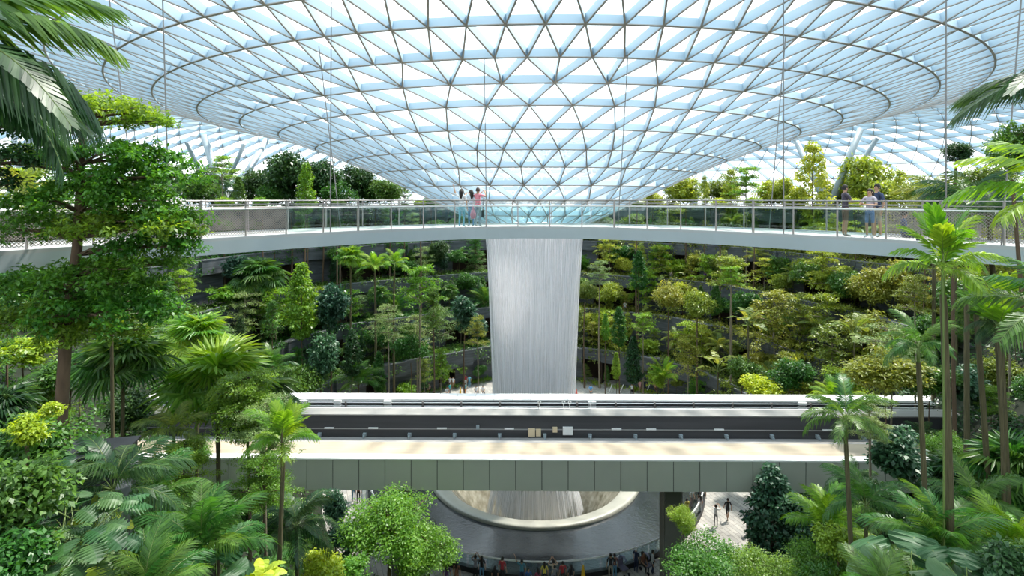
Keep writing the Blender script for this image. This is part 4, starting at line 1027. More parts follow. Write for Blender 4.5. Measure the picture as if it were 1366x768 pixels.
# particular plants on the far terraces
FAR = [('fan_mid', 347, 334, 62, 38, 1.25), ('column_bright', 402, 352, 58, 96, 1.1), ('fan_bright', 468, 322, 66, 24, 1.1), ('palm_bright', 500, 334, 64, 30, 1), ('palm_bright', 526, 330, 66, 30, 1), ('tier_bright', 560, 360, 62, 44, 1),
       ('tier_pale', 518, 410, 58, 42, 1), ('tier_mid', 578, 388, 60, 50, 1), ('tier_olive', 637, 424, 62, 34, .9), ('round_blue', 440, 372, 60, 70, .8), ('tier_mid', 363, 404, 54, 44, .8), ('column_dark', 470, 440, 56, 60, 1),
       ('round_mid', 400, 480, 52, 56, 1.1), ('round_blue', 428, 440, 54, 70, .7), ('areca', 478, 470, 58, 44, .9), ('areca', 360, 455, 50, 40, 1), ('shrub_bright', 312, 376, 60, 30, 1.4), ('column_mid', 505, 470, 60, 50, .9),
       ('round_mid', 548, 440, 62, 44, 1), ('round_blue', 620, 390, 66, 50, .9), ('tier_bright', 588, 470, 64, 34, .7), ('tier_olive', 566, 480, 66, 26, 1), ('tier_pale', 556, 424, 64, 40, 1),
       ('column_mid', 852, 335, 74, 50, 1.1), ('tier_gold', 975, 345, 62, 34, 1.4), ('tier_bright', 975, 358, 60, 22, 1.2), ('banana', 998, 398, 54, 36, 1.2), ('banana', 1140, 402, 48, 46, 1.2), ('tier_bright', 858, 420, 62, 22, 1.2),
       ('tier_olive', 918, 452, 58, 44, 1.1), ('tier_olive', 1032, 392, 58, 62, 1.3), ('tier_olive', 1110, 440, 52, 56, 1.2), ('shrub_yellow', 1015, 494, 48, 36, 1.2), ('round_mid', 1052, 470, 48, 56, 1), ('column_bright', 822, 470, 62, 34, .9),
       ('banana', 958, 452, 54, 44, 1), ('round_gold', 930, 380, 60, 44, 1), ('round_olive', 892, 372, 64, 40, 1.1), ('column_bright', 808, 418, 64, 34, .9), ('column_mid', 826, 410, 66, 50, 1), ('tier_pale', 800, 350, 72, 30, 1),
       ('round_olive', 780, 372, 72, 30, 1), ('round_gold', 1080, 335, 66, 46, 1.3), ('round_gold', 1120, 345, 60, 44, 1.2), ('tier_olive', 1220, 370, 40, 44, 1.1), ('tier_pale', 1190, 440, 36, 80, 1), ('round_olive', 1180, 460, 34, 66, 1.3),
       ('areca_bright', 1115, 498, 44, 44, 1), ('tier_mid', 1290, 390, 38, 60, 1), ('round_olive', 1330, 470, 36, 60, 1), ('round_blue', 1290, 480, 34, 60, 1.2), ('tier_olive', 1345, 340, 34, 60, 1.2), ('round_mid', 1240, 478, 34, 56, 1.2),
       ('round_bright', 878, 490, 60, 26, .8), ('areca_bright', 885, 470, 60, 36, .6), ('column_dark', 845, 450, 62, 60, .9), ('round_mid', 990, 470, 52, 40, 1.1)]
for (k_, px, yt, Z, h_, sx_) in FAR: plant_px(k_, px, yt, Z, h_, zone='far', sxy=sx_)

# ------------------------------------------------------------------ filling the terraces and slopes
g = random.Random(42)
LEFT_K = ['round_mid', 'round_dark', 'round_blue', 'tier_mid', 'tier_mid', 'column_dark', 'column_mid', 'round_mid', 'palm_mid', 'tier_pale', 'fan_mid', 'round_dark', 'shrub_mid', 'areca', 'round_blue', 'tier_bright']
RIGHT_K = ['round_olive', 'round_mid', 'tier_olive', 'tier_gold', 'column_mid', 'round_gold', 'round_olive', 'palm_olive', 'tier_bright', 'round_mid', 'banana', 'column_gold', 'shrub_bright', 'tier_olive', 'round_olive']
def visible(px, yt, yb): return -30 < px < 1396 and yt < 640
for li, (R, hgt) in enumerate(LEV[:-1]):
    Rn = LEV[li+1][0]
    for rowi, rr_ in enumerate((R+1.1, R+2.7)):
        st = 2.5 if rowi == 0 else 2.7
        a = -math.radians(100)+rowi*.04
        while a < math.radians(100):
            r = rr_+wob(a)+g.uniform(-.3, .3); x = AX+r*math.sin(a); y = AY+r*math.cos(a); a += st/r*g.uniform(.75, 1.3)
            z = H(x, y); px, _ = proj(x, y, z)
            if not (-60 < px < 1426): continue
            if 640 < px < 780 and li < 2: pass
            if 652 < px < 762: continue     # hidden behind the fall
            key = g.choice(LEFT_K if px < 700 else RIGHT_K); c = CR[key]
            th = g.uniform(.2, .8) if ('shrub' in key or 'banana' in key or 'areca' in key) else g.uniform(.5, 2.2)
            hh = g.uniform(2.0, 4.1); s = hh/c['h']
            if 'palm' in key or 'fan' in key: s = g.uniform(.8, 1.15); th = g.uniform(2.0, 3.8)
            # keep some of the slate walls and shop openings in view
            if 245 < px < 445 and li in (2, 3) and g.random() < .7: continue
            if rowi == 0 and g.random() < (.38 if px < 640 else .2): continue
            plant(key, x, y, z, th, s, zone='terrace%d' % li)
# plaza edge planting at the foot of the lowest wall
a = -math.radians(95)
while a < math.radians(95):
    r = 24.0+wob(a); x = AX+r*math.sin(a); y = AY+r*math.cos(a); a += 2.6/r*g.uniform(.8, 1.3); px, py = proj(x, y, 0)
    if not (-40 < px < 1400) or 640 < px < 770: continue
    if 460 < px < 500: continue
    key = g.choice(['shrub_mid', 'shrub_bright', 'round_mid', 'tier_mid', 'column_mid', 'areca'] if px < 700 else ['shrub_bright', 'shrub_mid', 'tier_olive', 'column_mid', 'round_olive', 'tier_bright'])
    plant(key, x, y, 0, g.uniform(.05, .3) if 'shrub' in key else g.uniform(.6, 2), g.uniform(.5, .95)*(3.0/CR[key]['h'])*.8, zone='plaza_edge')
# near slopes: rejection keeps the viaduct, plaza and bridge in view
def ylim(px):
    if px < 130: return 335
    if px < 240: return 395
    if px < 330: return 440
    if px < 400: return 470+(px-330)*1.6
    if px < 440: return 668
    if px < 1000: return 9999
    if px < 1100: return 690
    if px < 1180: return 600
    if px < 1260: return 540
    return 430
NEARK = ['palm_dark', 'areca', 'round_dark', 'fan_dark', 'tier_mid', 'palm_mid', 'round_mid', 'fluffy_mid', 'taro', 'broad_dark', 'fan_mid', 'tier_fine', 'shrub_dark']
placed = []; tries = 0
while len(placed) < 150 and tries < 14000:
    tries += 1
    Z = 7.5*(48/7.5)**g.random(); px = g.uniform(-60, 1426)
    if 430 < px < 995: continue
    x = XP(px, Z); r, ph = rphi(x, Z)
    if r < 19.6 or r > 60: continue
    if abs(math.degrees(ph)) < 90: continue
    if 29.5 < Z < 43.0 and abs(x) < 24.5: continue
    z = H(x, Z)-.1
    if any((x-q[0])**2+(Z-q[1])**2 < (0.055*Z+.55)**2*2.2 for q in placed): continue
    key = g.choice(NEARK); c = CR[key]; s = (g.uniform(.5, .85))*(.55+.45*min(1, Z/20)); th = g.uniform(.1, 2.2)*(.5+Z/30)
    if 'taro' in key or 'broad' in key or 'shrub' in key or 'areca' in key: th = g.uniform(.05, .5)
    top = z+th+c['h']*s*(.9); _, py = proj(x, Z, top)
    if py < ylim(px)+(0 if Z < 30 else -60): 
        continue
    _, pyb = proj(x, Z, z)
    if py > 790: continue
    lat = c['w']*s*F/Z/2
    if (px < 700 and px+lat > 452) or (px > 700 and px-lat < 985): continue
    placed.append((x, Z)); plant(key, x, Z, z, th, s, zone='slope', tr=max(.03, .05*s))
# dense undergrowth nobody could count
def undergrowth(name, pts, size, lm, L, label, per=30, seed=1):
    g2 = np.random.default_rng(seed); c = np.array(pts); c[:, 2] += size*.25
    V, Fq = clusters(g2, c, size, per, L, L*.5, .55, .5, .2)
    o = link(name, mesh_vf(name, V, Fq, LM[lm])); tag(o, label, 'undergrowth', kind='stuff'); return o
g2 = random.Random(77)
for (nm, side, lab, lm) in (('undergrowth', -1, 'dense low green undergrowth covering the left garden slope', 'mid'), ('undergrowth', 1, 'dense low green undergrowth covering the right garden slope', 'dark')):
    pts = []
    while len(pts) < 3600:
        Z = 6*(62/6)**g2.random(); px = g2.uniform(-100, 1466); x = XP(px, Z); r, ph = rphi(x, Z)
        if (px-700)*side < 0 or r < 19.2 or abs(math.degrees(ph)) < 88: continue
        if 30 < Z < 42.5 and abs(x) < 23 and H(x, Z) > 6.5: continue
        pts.append((x, Z, H(x, Z)-.1))
    undergrowth(nm, pts, .62, lm, .27, lab, 24, 3+side)
for li, (R, hgt) in enumerate(LEV):
    nm_ = ['lowest', 'second', 'third', 'fourth', 'top'][li]
    for side, lm in ((-1, 'mid'), (1, 'olive')):
        pts = []
        for q in range(330 if li < 4 else 460):
            a = math.radians(g2.uniform(2, 98))*side; deep = g2.uniform(.3, 4.2 if li < 4 else 9)
            if g2.random() < .35: deep = g2.uniform(-.5, .5)
            r = R+wob(a)+deep; pts.append((AX+r*math.sin(a), AY+r*math.cos(a), hgt+(.1 if deep > .5 else .15)))
            if deep < .1 and math.sin(a*23+li*2) > .1: pts.append((AX+(r-.7)*math.sin(a), AY+(r-.7)*math.cos(a), hgt-g2.uniform(.2, 1.6)))
        undergrowth('planting', pts, .78, lm, .30, 'low trailing planting along the %s terrace, %s of the waterfall' % (nm_, 'left' if side < 0 else 'right'), 34, li*2+side+10)
for side in (-1, 1):
    pts = []
    for q in range(170):
        a = math.radians(g2.uniform(6, 80))*side; r = 24.4+wob(a)+g2.uniform(-.5, .6); pts.append((AX+r*math.sin(a), AY+r*math.cos(a), .25))
    undergrowth('hedge', pts, .40, 'bright', .18, 'low green hedge at the foot of the terraces, %s of the waterfall' % ('left' if side < 0 else 'right'), 30, 50+side)

# labels for the many: kind by look, terrace by name, ordinal counted outward from the waterfall
ADJ = {'round_mid': 'round green tree', 'round_dark': 'round dark green tree', 'round_olive': 'round olive-green tree', 'round_blue': 'dense blue-green tree', 'round_gold': 'round yellowish tree', 'shrub_bright': 'bright green shrub',
       'shrub_yellow': 'yellow-green shrub', 'shrub_mid': 'green shrub', 'shrub_dark': 'dark green shrub', 'round_bright': 'bright round tree', 'tier_mid': 'layered green tree', 'tier_pale': 'pale layered tree', 'tier_bright': 'bright layered tree',
       'tier_olive': 'olive layered tree', 'tier_gold': 'yellowish layered tree', 'tier_fine': 'fine-leaved layered tree', 'tier_fine_pale': 'pale fine-leaved tree', 'column_bright': 'bright columnar tree', 'column_dark': 'dark columnar tree',
       'column_mid': 'green columnar tree', 'column_blue': 'blue-green columnar tree', 'column_gold': 'yellowish columnar tree', 'fluffy_near': 'airy light tree', 'fluffy_mid': 'airy green tree', 'palm_mid': 'green feather palm',
       'palm_bright': 'bright feather palm', 'palm_dark': 'dark feather palm', 'palm_olive': 'olive feather palm', 'areca': 'green clump palm', 'areca_bright': 'bright clump palm', 'fan_mid': 'green fan palm', 'fan_big': 'large fan palm', 'fan_bright': 'bright fan palm',
       'fan_dark': 'dark fan palm', 'banana': 'banana plant', 'banana_bright': 'bright banana plant', 'taro': 'elephant-ear plant', 'broad_dark': 'glossy dark shrub', 'joey': 'pleated palm', 'vine_near': 'leafy climber', 'monstera': 'split-leaf plant', 'yellow_leaf': 'golden-leaved plant', 'vine_yellow': 'yellow climber'}
ORD = ['first', 'second', 'third', 'fourth', 'fifth', 'sixth', 'seventh', 'eighth', 'ninth', 'tenth', 'eleventh', 'twelfth', 'thirteenth', 'fourteenth', 'fifteenth', 'sixteenth', 'seventeenth', 'eighteenth', 'nineteenth', 'twentieth']
ZN = {'plateau': 'behind the footbridge', 'slope': 'on the shaded near slope', 'plaza_edge': 'on the far plaza edge'}
for i in range(5): ZN['terrace%d' % i] = 'on the %s terrace' % ['lowest', 'second', 'third', 'fourth', 'top'][i]
grp = {}
for p_ in PLANTS:
    if p_['label'] is None:
        px = 683+F*p_['x']/p_['y']; side = 'left' if px < 711 else 'right'
        if p_['zone'] == 'far':
            r, ph = rphi(p_['x'], p_['y']); lv = -1
            for i, (R, h) in enumerate(LEV):
                if r > R+wob(ph): lv = i
            p_['zone'] = 'slope' if abs(math.degrees(ph)) > 96 else ('terrace%d' % lv if lv >= 0 else 'plaza_edge')
        grp.setdefault((p_['zone'], p_['key'], side), []).append((abs(px-711), p_))
for (zn, key, side), L_ in grp.items():
    L_.sort(key=lambda t: t[0])
    for i, (_, p_) in enumerate(L_):
        p_['o']['label'] = '%s %s, %s such %s of the fall' % (ADJ[key], ZN[zn], ORD[min(i, 19)], side)
for p_ in PLANTS:
    zn = p_['zone']
    p_['o']['group'] = {'palm': 'palms', 'tree': 'trees', 'shrub': 'shrubs', 'plant': 'broad-leaved plants', 'climber': 'climbers'}[p_['o']['category']]+' '+({'plateau': 'behind the footbridge', 'far': 'of the far terraces', None: 'of the near slopes and plaza', 'slope': 'of the near slopes and plaza', 'plaza_edge': 'of the far plaza edge'}.get(zn) or 'of the far terraces')

# ------------------------------------------------------------------ people
def body_mesh(pose):
    """one continuous skinned figure about 1.72 m tall facing -Y; returns a mesh with slots skin, top, bottom, shoes, hair-coloured scalp"""
    J = dict(pelvis=(0, 0, .93), belly=(0, 0, 1.08), chest=(0, 0, 1.27), neckb=(0, .01, 1.43), neck=(0, 0, 1.50), head=(0, -.015, 1.585), crown=(0, .0, 1.665))
    for s, n in ((-1, 'R'), (1, 'L')):
        J['hip'+n] = (.09*s, 0, .88); J['knee'+n] = (.10*s, -.01, .49); J['ank'+n] = (.105*s, .02, .09); J['toe'+n] = (.125*s, -.14, .045)
        J['sho'+n] = (.18*s, 0, 1.39); J['elb'+n] = (.235*s, .02, 1.12); J['wri'+n] = (.235*s, -.06, .88)
    J.update(pose.get('J', {}))
    V = []; R = []; E = []; K = []
    def v(p, r, k):
        V.append(p); R.append(r); K.append(k); return len(V)-1
    rr = dict(pelvis=.135, belly=.125, chest=.145, neckb=.085, neck=.052, head=.092, crown=.075)
    ids = {}
    prev = None
    for n in ('pelvis', 'belly', 'chest', 'neckb', 'neck', 'head', 'crown'):
        ids[n] = v(J[n], rr[n], n)
        if prev is not None: E.append((prev, ids[n]))
        prev = ids[n]
    for n in 'RL':
        a = v(J['hip'+n], .080, 'hip'); b = v(J['knee'+n], .051, 'knee'); c = v(J['ank'+n], .034, 'ank'); d = v(J['toe'+n], .034, 'toe')
        kc = tuple((np.array(J['knee'+n])*.62+np.array(J['ank'+n])*.38)+np.array([0, .012, 0])); q = v(kc, .049, 'calf')
        E += [(ids['pelvis'], a), (a, b), (b, q), (q, c), (c, d)]
        a = v(J['sho'+n], .062, 'sho'); b = v(J['elb'+n], .042, 'elb'); c = v(J['wri'+n], .028, 'wri'); E += [(ids['neckb'], a), (a, b), (b, c)]
        el = np.array(J['elb'+n]); w = np.array(J['wri'+n]); d = unit(w-el); side = unit(np.cross(d, np.array([0, 0, 1.]) if abs(d[2]) < .8 else np.array([1., 0, 0])*(1 if n == 'L' else -1)))
        pal = w+d*.075; p_ = v(tuple(pal), .030, 'palm'); E.append((c, p_)); curl = np.cross(side, d)*.012
        for fi, (o_, ln) in enumerate(((-.030, .060), (-.010, .074), (.010, .070), (.029, .055))):
            f1 = v(tuple(pal+side*o_+d*.030), .010, 'fin'); f2 = v(tuple(pal+side*o_*1.2+d*(.03+ln*.6)+curl), .009, 'fin'); f3 = v(tuple(pal+side*o_*1.25+d*(.03+ln)+curl*3), .007, 'fin'); E += [(p_, f1), (f1, f2), (f2, f3)]
        t1 = v(tuple(w+d*.035-side*.035), .011, 'fin'); t2 = v(tuple(w+d*.075-side*.055+curl), .009, 'fin'); E += [(p_, t1), (t1, t2)]
    me = bpy.data.meshes.new('person'); me.from_pydata(V, E, []); ob = bpy.data.objects.new('tmp', me); COL.objects.link(ob)
    sk = ob.modifiers.new('s', 'SKIN'); sk.use_smooth_shade = True; sk.branch_smoothing = .3
    for i, sv in enumerate(me.skin_vertices[0].data): sv.radius = (R[i], R[i]*(.78 if K[i] in ('chest', 'belly', 'pelvis', 'neckb') else 1)); sv.use_root = (i == 0)
    sb = ob.modifiers.new('b', 'SUBSURF'); sb.levels = 1
    dg = bpy.context.evaluated_depsgraph_get(); out = bpy.data.meshes.new_from_object(ob.evaluated_get(dg)); bpy.data.objects.remove(ob)
    out.name = 'person'
    # face relief: nose, chin, eye sockets
    hd = np.array(J['head']); cr = np.array(J['crown'])
    fdir = np.array(pose.get('face', (0, -1, 0)), float); fdir /= np.linalg.norm(fdir)
    co = np.zeros(len(out.vertices)*3); out.vertices.foreach_get('co', co); co = co.reshape(-1, 3)
    nose = hd+fdir*.092+np.array([0, 0, .005]); dn = np.linalg.norm(co-nose, axis=1); co += fdir*(.022*np.exp(-(dn/.022)**2))[:, None]
    out.vertices.foreach_set('co', co.ravel()); out.update()
    # material by nearest bone
    seg = []; 
    for a, b in E: seg.append((np.array(V[a]), np.array(V[b]), K[a], K[b]))
    cen = np.zeros(len(out.polygons)*3); out.polygons.foreach_get('center', cen); cen = cen.reshape(-1, 3)
    D = []; T = []
    for a, b, ka, kb in seg:
        ab = b-a; t = np.clip(((cen-a)@ab)/max(ab@ab, 1e-9), 0, 1); D.append(np.linalg.norm(cen-(a+t[:, None]*ab), axis=1)-.5*(R[0] if 0 else 0)); T.append(t)
    D = np.array(D); T = np.array(T); bi = D.argmin(0); mi = np.zeros(len(cen), dtype=np.int32)
    slv = pose.get('sleeve', .65); short = pose.get('short', False)
    for i, b in enumerate(bi):
        _, _, ka, kb = seg[b]; t = T[b][i]; k = 0
        if ka in ('pelvis', 'belly', 'chest') and kb in ('belly', 'chest', 'neckb'): k = 1 if not (ka == 'pelvis' and t < .25) else 2
        elif ka == 'neckb': k = 1 if kb == 'sho' else (1 if t < .25 else 0)
        elif ka == 'sho': k = 1 if t < slv or slv > 1 else 0
        elif ka == 'elb': k = 1 if slv > 1 and t < .85 else 0
        elif kb == 'hip': k = 2
        elif ka == 'hip': k = 2 if (not short or t < .82) else 0
        elif ka == 'knee' or ka == 'calf': k = 0 if short else 2
        elif kb == 'toe': k = 3
        mi[i] = k
    if pose.get('dress'): mi[(mi == 1)] = 2
    out.materials.clear()
    for nm in ('skin', 'top', 'bottom', 'shoe'): out.materials.append(PM[nm])
    out.polygons.foreach_set('material_index', mi); out.polygons.foreach_set('use_smooth', np.ones(len(mi), bool))
    return out, J, fdir
PM = {n: mat('person_'+n, c, .7) for n, c in (('skin', (.45, .26, .17)), ('top', (.5, .5, .5)), ('bottom', (.05, .06, .1)), ('shoe', (.3, .3, .3)))}
PMC = {}
def cmat(c):
    k = tuple(round(x, 3) for x in c)
    if k not in PMC: PMC[k] = mat('cloth', c, .75, var=.06, scale=12)
    return PMC[k]
SKIN = [(.52, .31, .20), (.40, .23, .14), (.60, .38, .26), (.22, .12, .07)]
def hair_mesh(J, fdir, long_, seed=0):
    h = (np.array(J['head'])+np.array(J['crown']))/2-fdir*.012; mb = MB(); n = 14; V = []; Fc = []; rows = 7
    for j in range(rows):
        th = PI*.5*(j/(rows-1))*1.08
        for i in range(n):
            a = 2*PI*i/n; d = np.array([math.cos(a), math.sin(a), 0]); fr = float(d@fdir)
            drop = 1.0 if fr > .55 else 1.18
            thq = th*(.72 if fr > .45 else 1.0); r = .104*math.sin(min(thq, PI/2)); z = .112*math.cos(thq)-(0 if fr > .55 else .05*(j/(rows-1))**2)
            if fr > .55: r *= .96
            V.append(h+d*r*np.array([.92, 1.0, 1])+np.array([0, 0, z+.005]))
    for j in range(rows-1):
        for i in range(n): Fc.append((j*n+i, j*n+(i+1) % n, (j+1)*n+(i+1) % n, (j+1)*n+i))
    mb.add(V, Fc)
    if long_:
        b = h-fdir*.06; mb.tube([b+np.array([0, 0, .06]), b-fdir*.04+np.array([0, 0, -.05]), b-fdir*.035+np.array([0, 0, -.20]), b-fdir*.03+np.array([0, 0, -.33])], [.07, .092, .075, .03], 10)
    return mb
POSES = {
 'stand': {}, 'stand_short': dict(short=True), 'long': dict(sleeve=1.5),
 'photo': dict(sleeve=.6, J=dict(elbR=(-.30, -.22, 1.34), wriR=(-.12, -.40, 1.50), elbL=(.30, -.22, 1.34), wriL=(.12, -.40, 1.50))),
 'photo_short': dict(short=True, J=dict(elbR=(-.30, -.22, 1.34), wriR=(-.12, -.40, 1.50), elbL=(.30, -.22, 1.34), wriL=(.12, -.40, 1.50))),
 'raise': dict(J=dict(elbL=(.34, -.05, 1.58), wriL=(.42, -.12, 1.80))),
 'selfie_low': dict(short=True, J=dict(elbR=(-.26, -.12, 1.16), wriR=(-.10, -.36, 1.18), elbL=(.26, -.10, 1.15), wriL=(.10, -.36, 1.17))),
 'walk': dict(short=True, J=dict(kneeR=(-.10, -.16, .50), ankR=(-.10, -.22, .09), toeR=(-.11, -.38, .06), kneeL=(.10, .05, .48), ankL=(.10, .26, .13), toeL=(.11, .14, .045), elbR=(-.25, .10, 1.13), wriR=(-.24, .06, .90), elbL=(.25, -.06, 1.13), wriL=(.23, -.20, .93))),
 'sit': dict(J=dict(pelvis=(0, 0, .50), belly=(0, .0, .66), chest=(0, -.02, .86), neckb=(0, -.02, 1.02), neck=(0, -.03, 1.09), head=(0, -.05, 1.175), crown=(0, -.035, 1.255), hipR=(-.09, -.02, .48), hipL=(.09, -.02, .48),
     kneeR=(-.12, -.42, .47), kneeL=(.12, -.42, .47), ankR=(-.12, -.42, .09), ankL=(.12, -.42, .09), toeR=(-.13, -.57, .045), toeL=(.13, -.57, .045), shoR=(-.18, -.02, .98), shoL=(.18, -.02, .98),
     elbR=(-.23, -.08, .72), wriR=(-.12, -.30, .60), elbL=(.23, -.08, .72), wriL=(.12, -.30, .60))),
 'lean': dict(J=dict(elbR=(-.24, -.22, 1.14), wriR=(-.16, -.42, 1.10), elbL=(.24, -.22, 1.14), wriL=(.16, -.42, 1.10), chest=(0, -.06, 1.26), neckb=(0, -.08, 1.42), neck=(0, -.10, 1.49), head=(0, -.12, 1.57), crown=(0, -.11, 1.65), shoR=(-.18, -.08, 1.38), shoL=(.18, -.08, 1.38))),
}
BODY = {}
def person(pose, p, face_deg, label, top, bottom, hair=(.02, .015, .012), long_=False, h=1.70, skin=0, shoe=(.35, .33, .3), group=None, detail=False, cap=None):
    """face_deg: 0 looks towards the camera (-Y), 180 away"""
    if pose not in BODY: BODY[pose] = body_mesh(POSES[pose])
    me, J, fd = BODY[pose]; s = h/1.75
    e = empty('person', p, rz=math.radians(face_deg), label=label, cat='person', group=group); e.scale = (s, s, s)
    b = link('body', me, e)
    for i, c in enumerate((SKIN[skin], top, bottom, shoe)): b.material_slots[i].link = 'OBJECT'; b.material_slots[i].material = cmat(c)
    hm = hair_mesh(J, fd, long_); hm.build('hair' if not cap else 'cap', cmat(cap if cap else hair), e, smooth=True)
    if detail:
        hd = np.array(J['head']); 
        for sx_ in (-1, 1):
            MB().ball(hd+fd*.086+np.array([.034*sx_, 0, .022]), .011, 8).build('eye', cmat((.03, .02, .02)), b, smooth=True)
            MB().ball(hd+np.array([.092*sx_, 0, .01]), .024, 8, sc=(.4, .8, 1)).build('ear', cmat(SKIN[skin]), b, smooth=True)
        MB().ball(hd+fd*.088+np.array([0, 0, -.038]), .022, 8, sc=(1, .35, .3)).build('mouth', cmat((.35, .10, .09)), b, smooth=True)
    return e
DK = BT-.04
def on_deck(px, off):
    best = min(xx, key=lambda x: abs(683+F*bp(x, off, BT)[0]/bp(x, off, BT)[1]-px)); q = bp(best, off, DK); return q
WHT = (.72, .74, .76); NAVY = (.02, .03, .07); BLK = (.015, .015, .018); JEAN = (.12, .28, .45); LJ = (.22, .50, .62)
person('raise', on_deck(616, .50), 165, 'woman in white top and pale blue trousers, arm raised, on the footbridge', WHT, LJ, long_=True, h=1.72, group='visitors on the footbridge', detail=True)
person('photo', on_deck(628, .72), 205, 'woman in a pale shirt and jeans between her two companions on the footbridge', (.60, .70, .78), JEAN, long_=True, h=1.68, group='visitors on the footbridge', detail=True)
person('photo', on_deck(638, .50), 150, 'man in a pink shirt and light grey jeans holding up a phone on the footbridge', (.72, .25, .30), (.38, .45, .52), h=1.78, hair=(.08, .05, .04), group='visitors on the footbridge', detail=True)
person('selfie_low', on_deck(1128, .55), 80, 'man in a dark shirt and brown shorts facing right on the footbridge', (.06, .05, .07), (.20, .13, .10), h=1.76, group='visitors on the footbridge', detail=True)
person('selfie_low', on_deck(1160, .60), -60, 'woman in a patterned top and denim shorts looking at a phone on the footbridge', (.45, .40, .45), (.13, .20, .35), long_=True, h=1.62, group='visitors on the footbridge', detail=True, shoe=WHT)
person('stand_short', on_deck(1170, 1.0), -80, 'man in a dark blue shirt and khaki shorts standing behind the woman on the footbridge', (.04, .06, .12), (.45, .36, .25), h=1.78, group='visitors on the footbridge', detail=True)
q = on_deck(1203, .55); person('sit', (q[0], q[1], DK-.30), 60, 'person in dark blue crouching behind the wire mesh of the footbridge', (.06, .09, .2), (.05, .06, .1), h=1.6, group='visitors on the footbridge')
q = on_deck(630.5, .34); mb = MB(); mb.lathe([(0, -.24), (.10, -.22), (.13, -.05), (.09, .10), (.03, .20), (.02, .36)], 0, 0, 12)
o = mb.build('carrier_bag', cmat((.85, .35, .45)), smooth=True); o.location = (q[0], q[1], DK+.62); tag(o, 'pink carrier bag hanging from a hand on the footbridge', 'bag')
# small phone held up and the shoulder bag
q = on_deck(643, .35); mb = MB(); mb.box(-.06, .06, -.12, .12, -.16, .14); mb.tube([(0, -.1, .13), (0, -.12, .45), (0, .02, .62), (0, .12, .45), (0, .1, .13)], .012, 5); o = mb.build('shoulder_bag', cmat((.04, .04, .06))); o.location = (q[0]+.02, q[1]+.1, DK+.62)
tag(o, 'small dark shoulder bag beside the man in pink', 'bag')

# visitors at the pool rail and on the plaza: (px, row of head top or feet, pose, facing, height, colours, label)
def at_head(px, py, h, z0=0.0):
    Z = F*(CZ-z0-h)/(py-HY); return (XP(px, Z), Z, z0)
def at_feet(px, py, z0=0.0):
    Z = F*(CZ-z0)/(py-HY); return (XP(px, Z), Z, z0)
RED = (.45, .04, .05); YEL = (.80, .65, .10); PNK = (.75, .08, .25); GRN = (.05, .35, .15); BRN = (.22, .10, .06); TQ = (.08, .25, .33); BL = (.04, .12, .35); PUR = (.12, .05, .14); GR = (.22, .22, .24); ORG = (.75, .30, .06)
ED = [(596, 752, 'stand', 190, 1.6, PUR, GR, 'person in purple beside the pool rail under the light green tree', True), (609, 748, 'stand', 175, 1.7, BRN, BRN, 'person in a long brown dress at the pool rail', True),
 (634, 740, 'photo', 170, 1.7, GR, BLK, 'person in a dark grey top aiming a phone at the waterfall', False), (643, 740, 'stand', 185, 1.65, BLK, JEAN, 'woman in black with blue jeans at the pool rail', True),
 (660, 754, 'stand', 180, 1.45, BLK, BLK, 'short person in black between two taller visitors at the rail', True), (671, 739, 'stand', 160, 1.78, RED, BLK, 'man in a dark red shirt at the pool rail', False),
 (697, 738, 'raise', 180, 1.75, TQ, NAVY, 'person in teal pointing up at the waterfall', False), (705, 755, 'sit', 10, 1.6, BL, NAVY, 'person in blue sitting on the pool kerb', False),
 (718, 755, 'sit', 200, 1.55, (.35, .05, .12), BLK, 'person in crimson sitting beside the pool rail', True), (726, 744, 'stand', 180, 1.62, YEL, BLK, 'woman in a yellow top with long black hair at the rail', True),
 (737, 738, 'photo', 185, 1.74, (.55, .45, .33), GR, 'man in a beige shirt with a backpack at the pool rail', False), (740, 753, 'stand', 170, 1.45, GR, NAVY, 'child in grey standing in front of the man in beige', False),
 (750, 745, 'stand', 190, 1.62, RED, BLK, 'person in a red top at the right of the backpack wearer', False), (762, 752, 'stand', 200, 1.55, BLK, GR, 'woman in black and grey near the yellow bollard', True),
 (808, 728, 'stand', 180, 1.76, BLK, (.35, .31, .25), 'man in a black shirt and khaki trousers at the pool rail', False), (814, 730, 'stand', 195, 1.68, (.16, .07, .07), JEAN, 'person in maroon and jeans close beside the man in black', False),
 (847, 728, 'stand', 130, 1.72, NAVY, NAVY, 'person in navy with a white cap leaning over at the rail', False), (857, 735, 'sit', 30, 1.7, BRN, BLK, 'woman in brown seated near the right pool rail', True), (871, 733, 'long', 60, 1.65, WHT, NAVY, 'person in white and navy beside the right pillar', False),
 (881, 704, 'lean', 140, 1.66, PUR, BLK, 'person in purple leaning on the rail at the right pillar', True)]
for (px, py, po, fc, h, a, b, lb, lg) in ED:
    h_ = h if po != 'sit' else h*.74; p = at_head(px, py, h_)
    r_ = math.hypot(p[0]-AX, p[1]-AY)
    if r_ < 15.25: k_ = 15.25/r_; p = (AX+(p[0]-AX)*k_, AY+(p[1]-AY)*k_, 0)
    person(po, p, fc, lb, a, b, long_=lg, h=h, group='visitors at the pool rail', cap=(.85, .85, .85) if 'white cap' in lb else None, skin=random.choice([0, 1, 2, 0]))
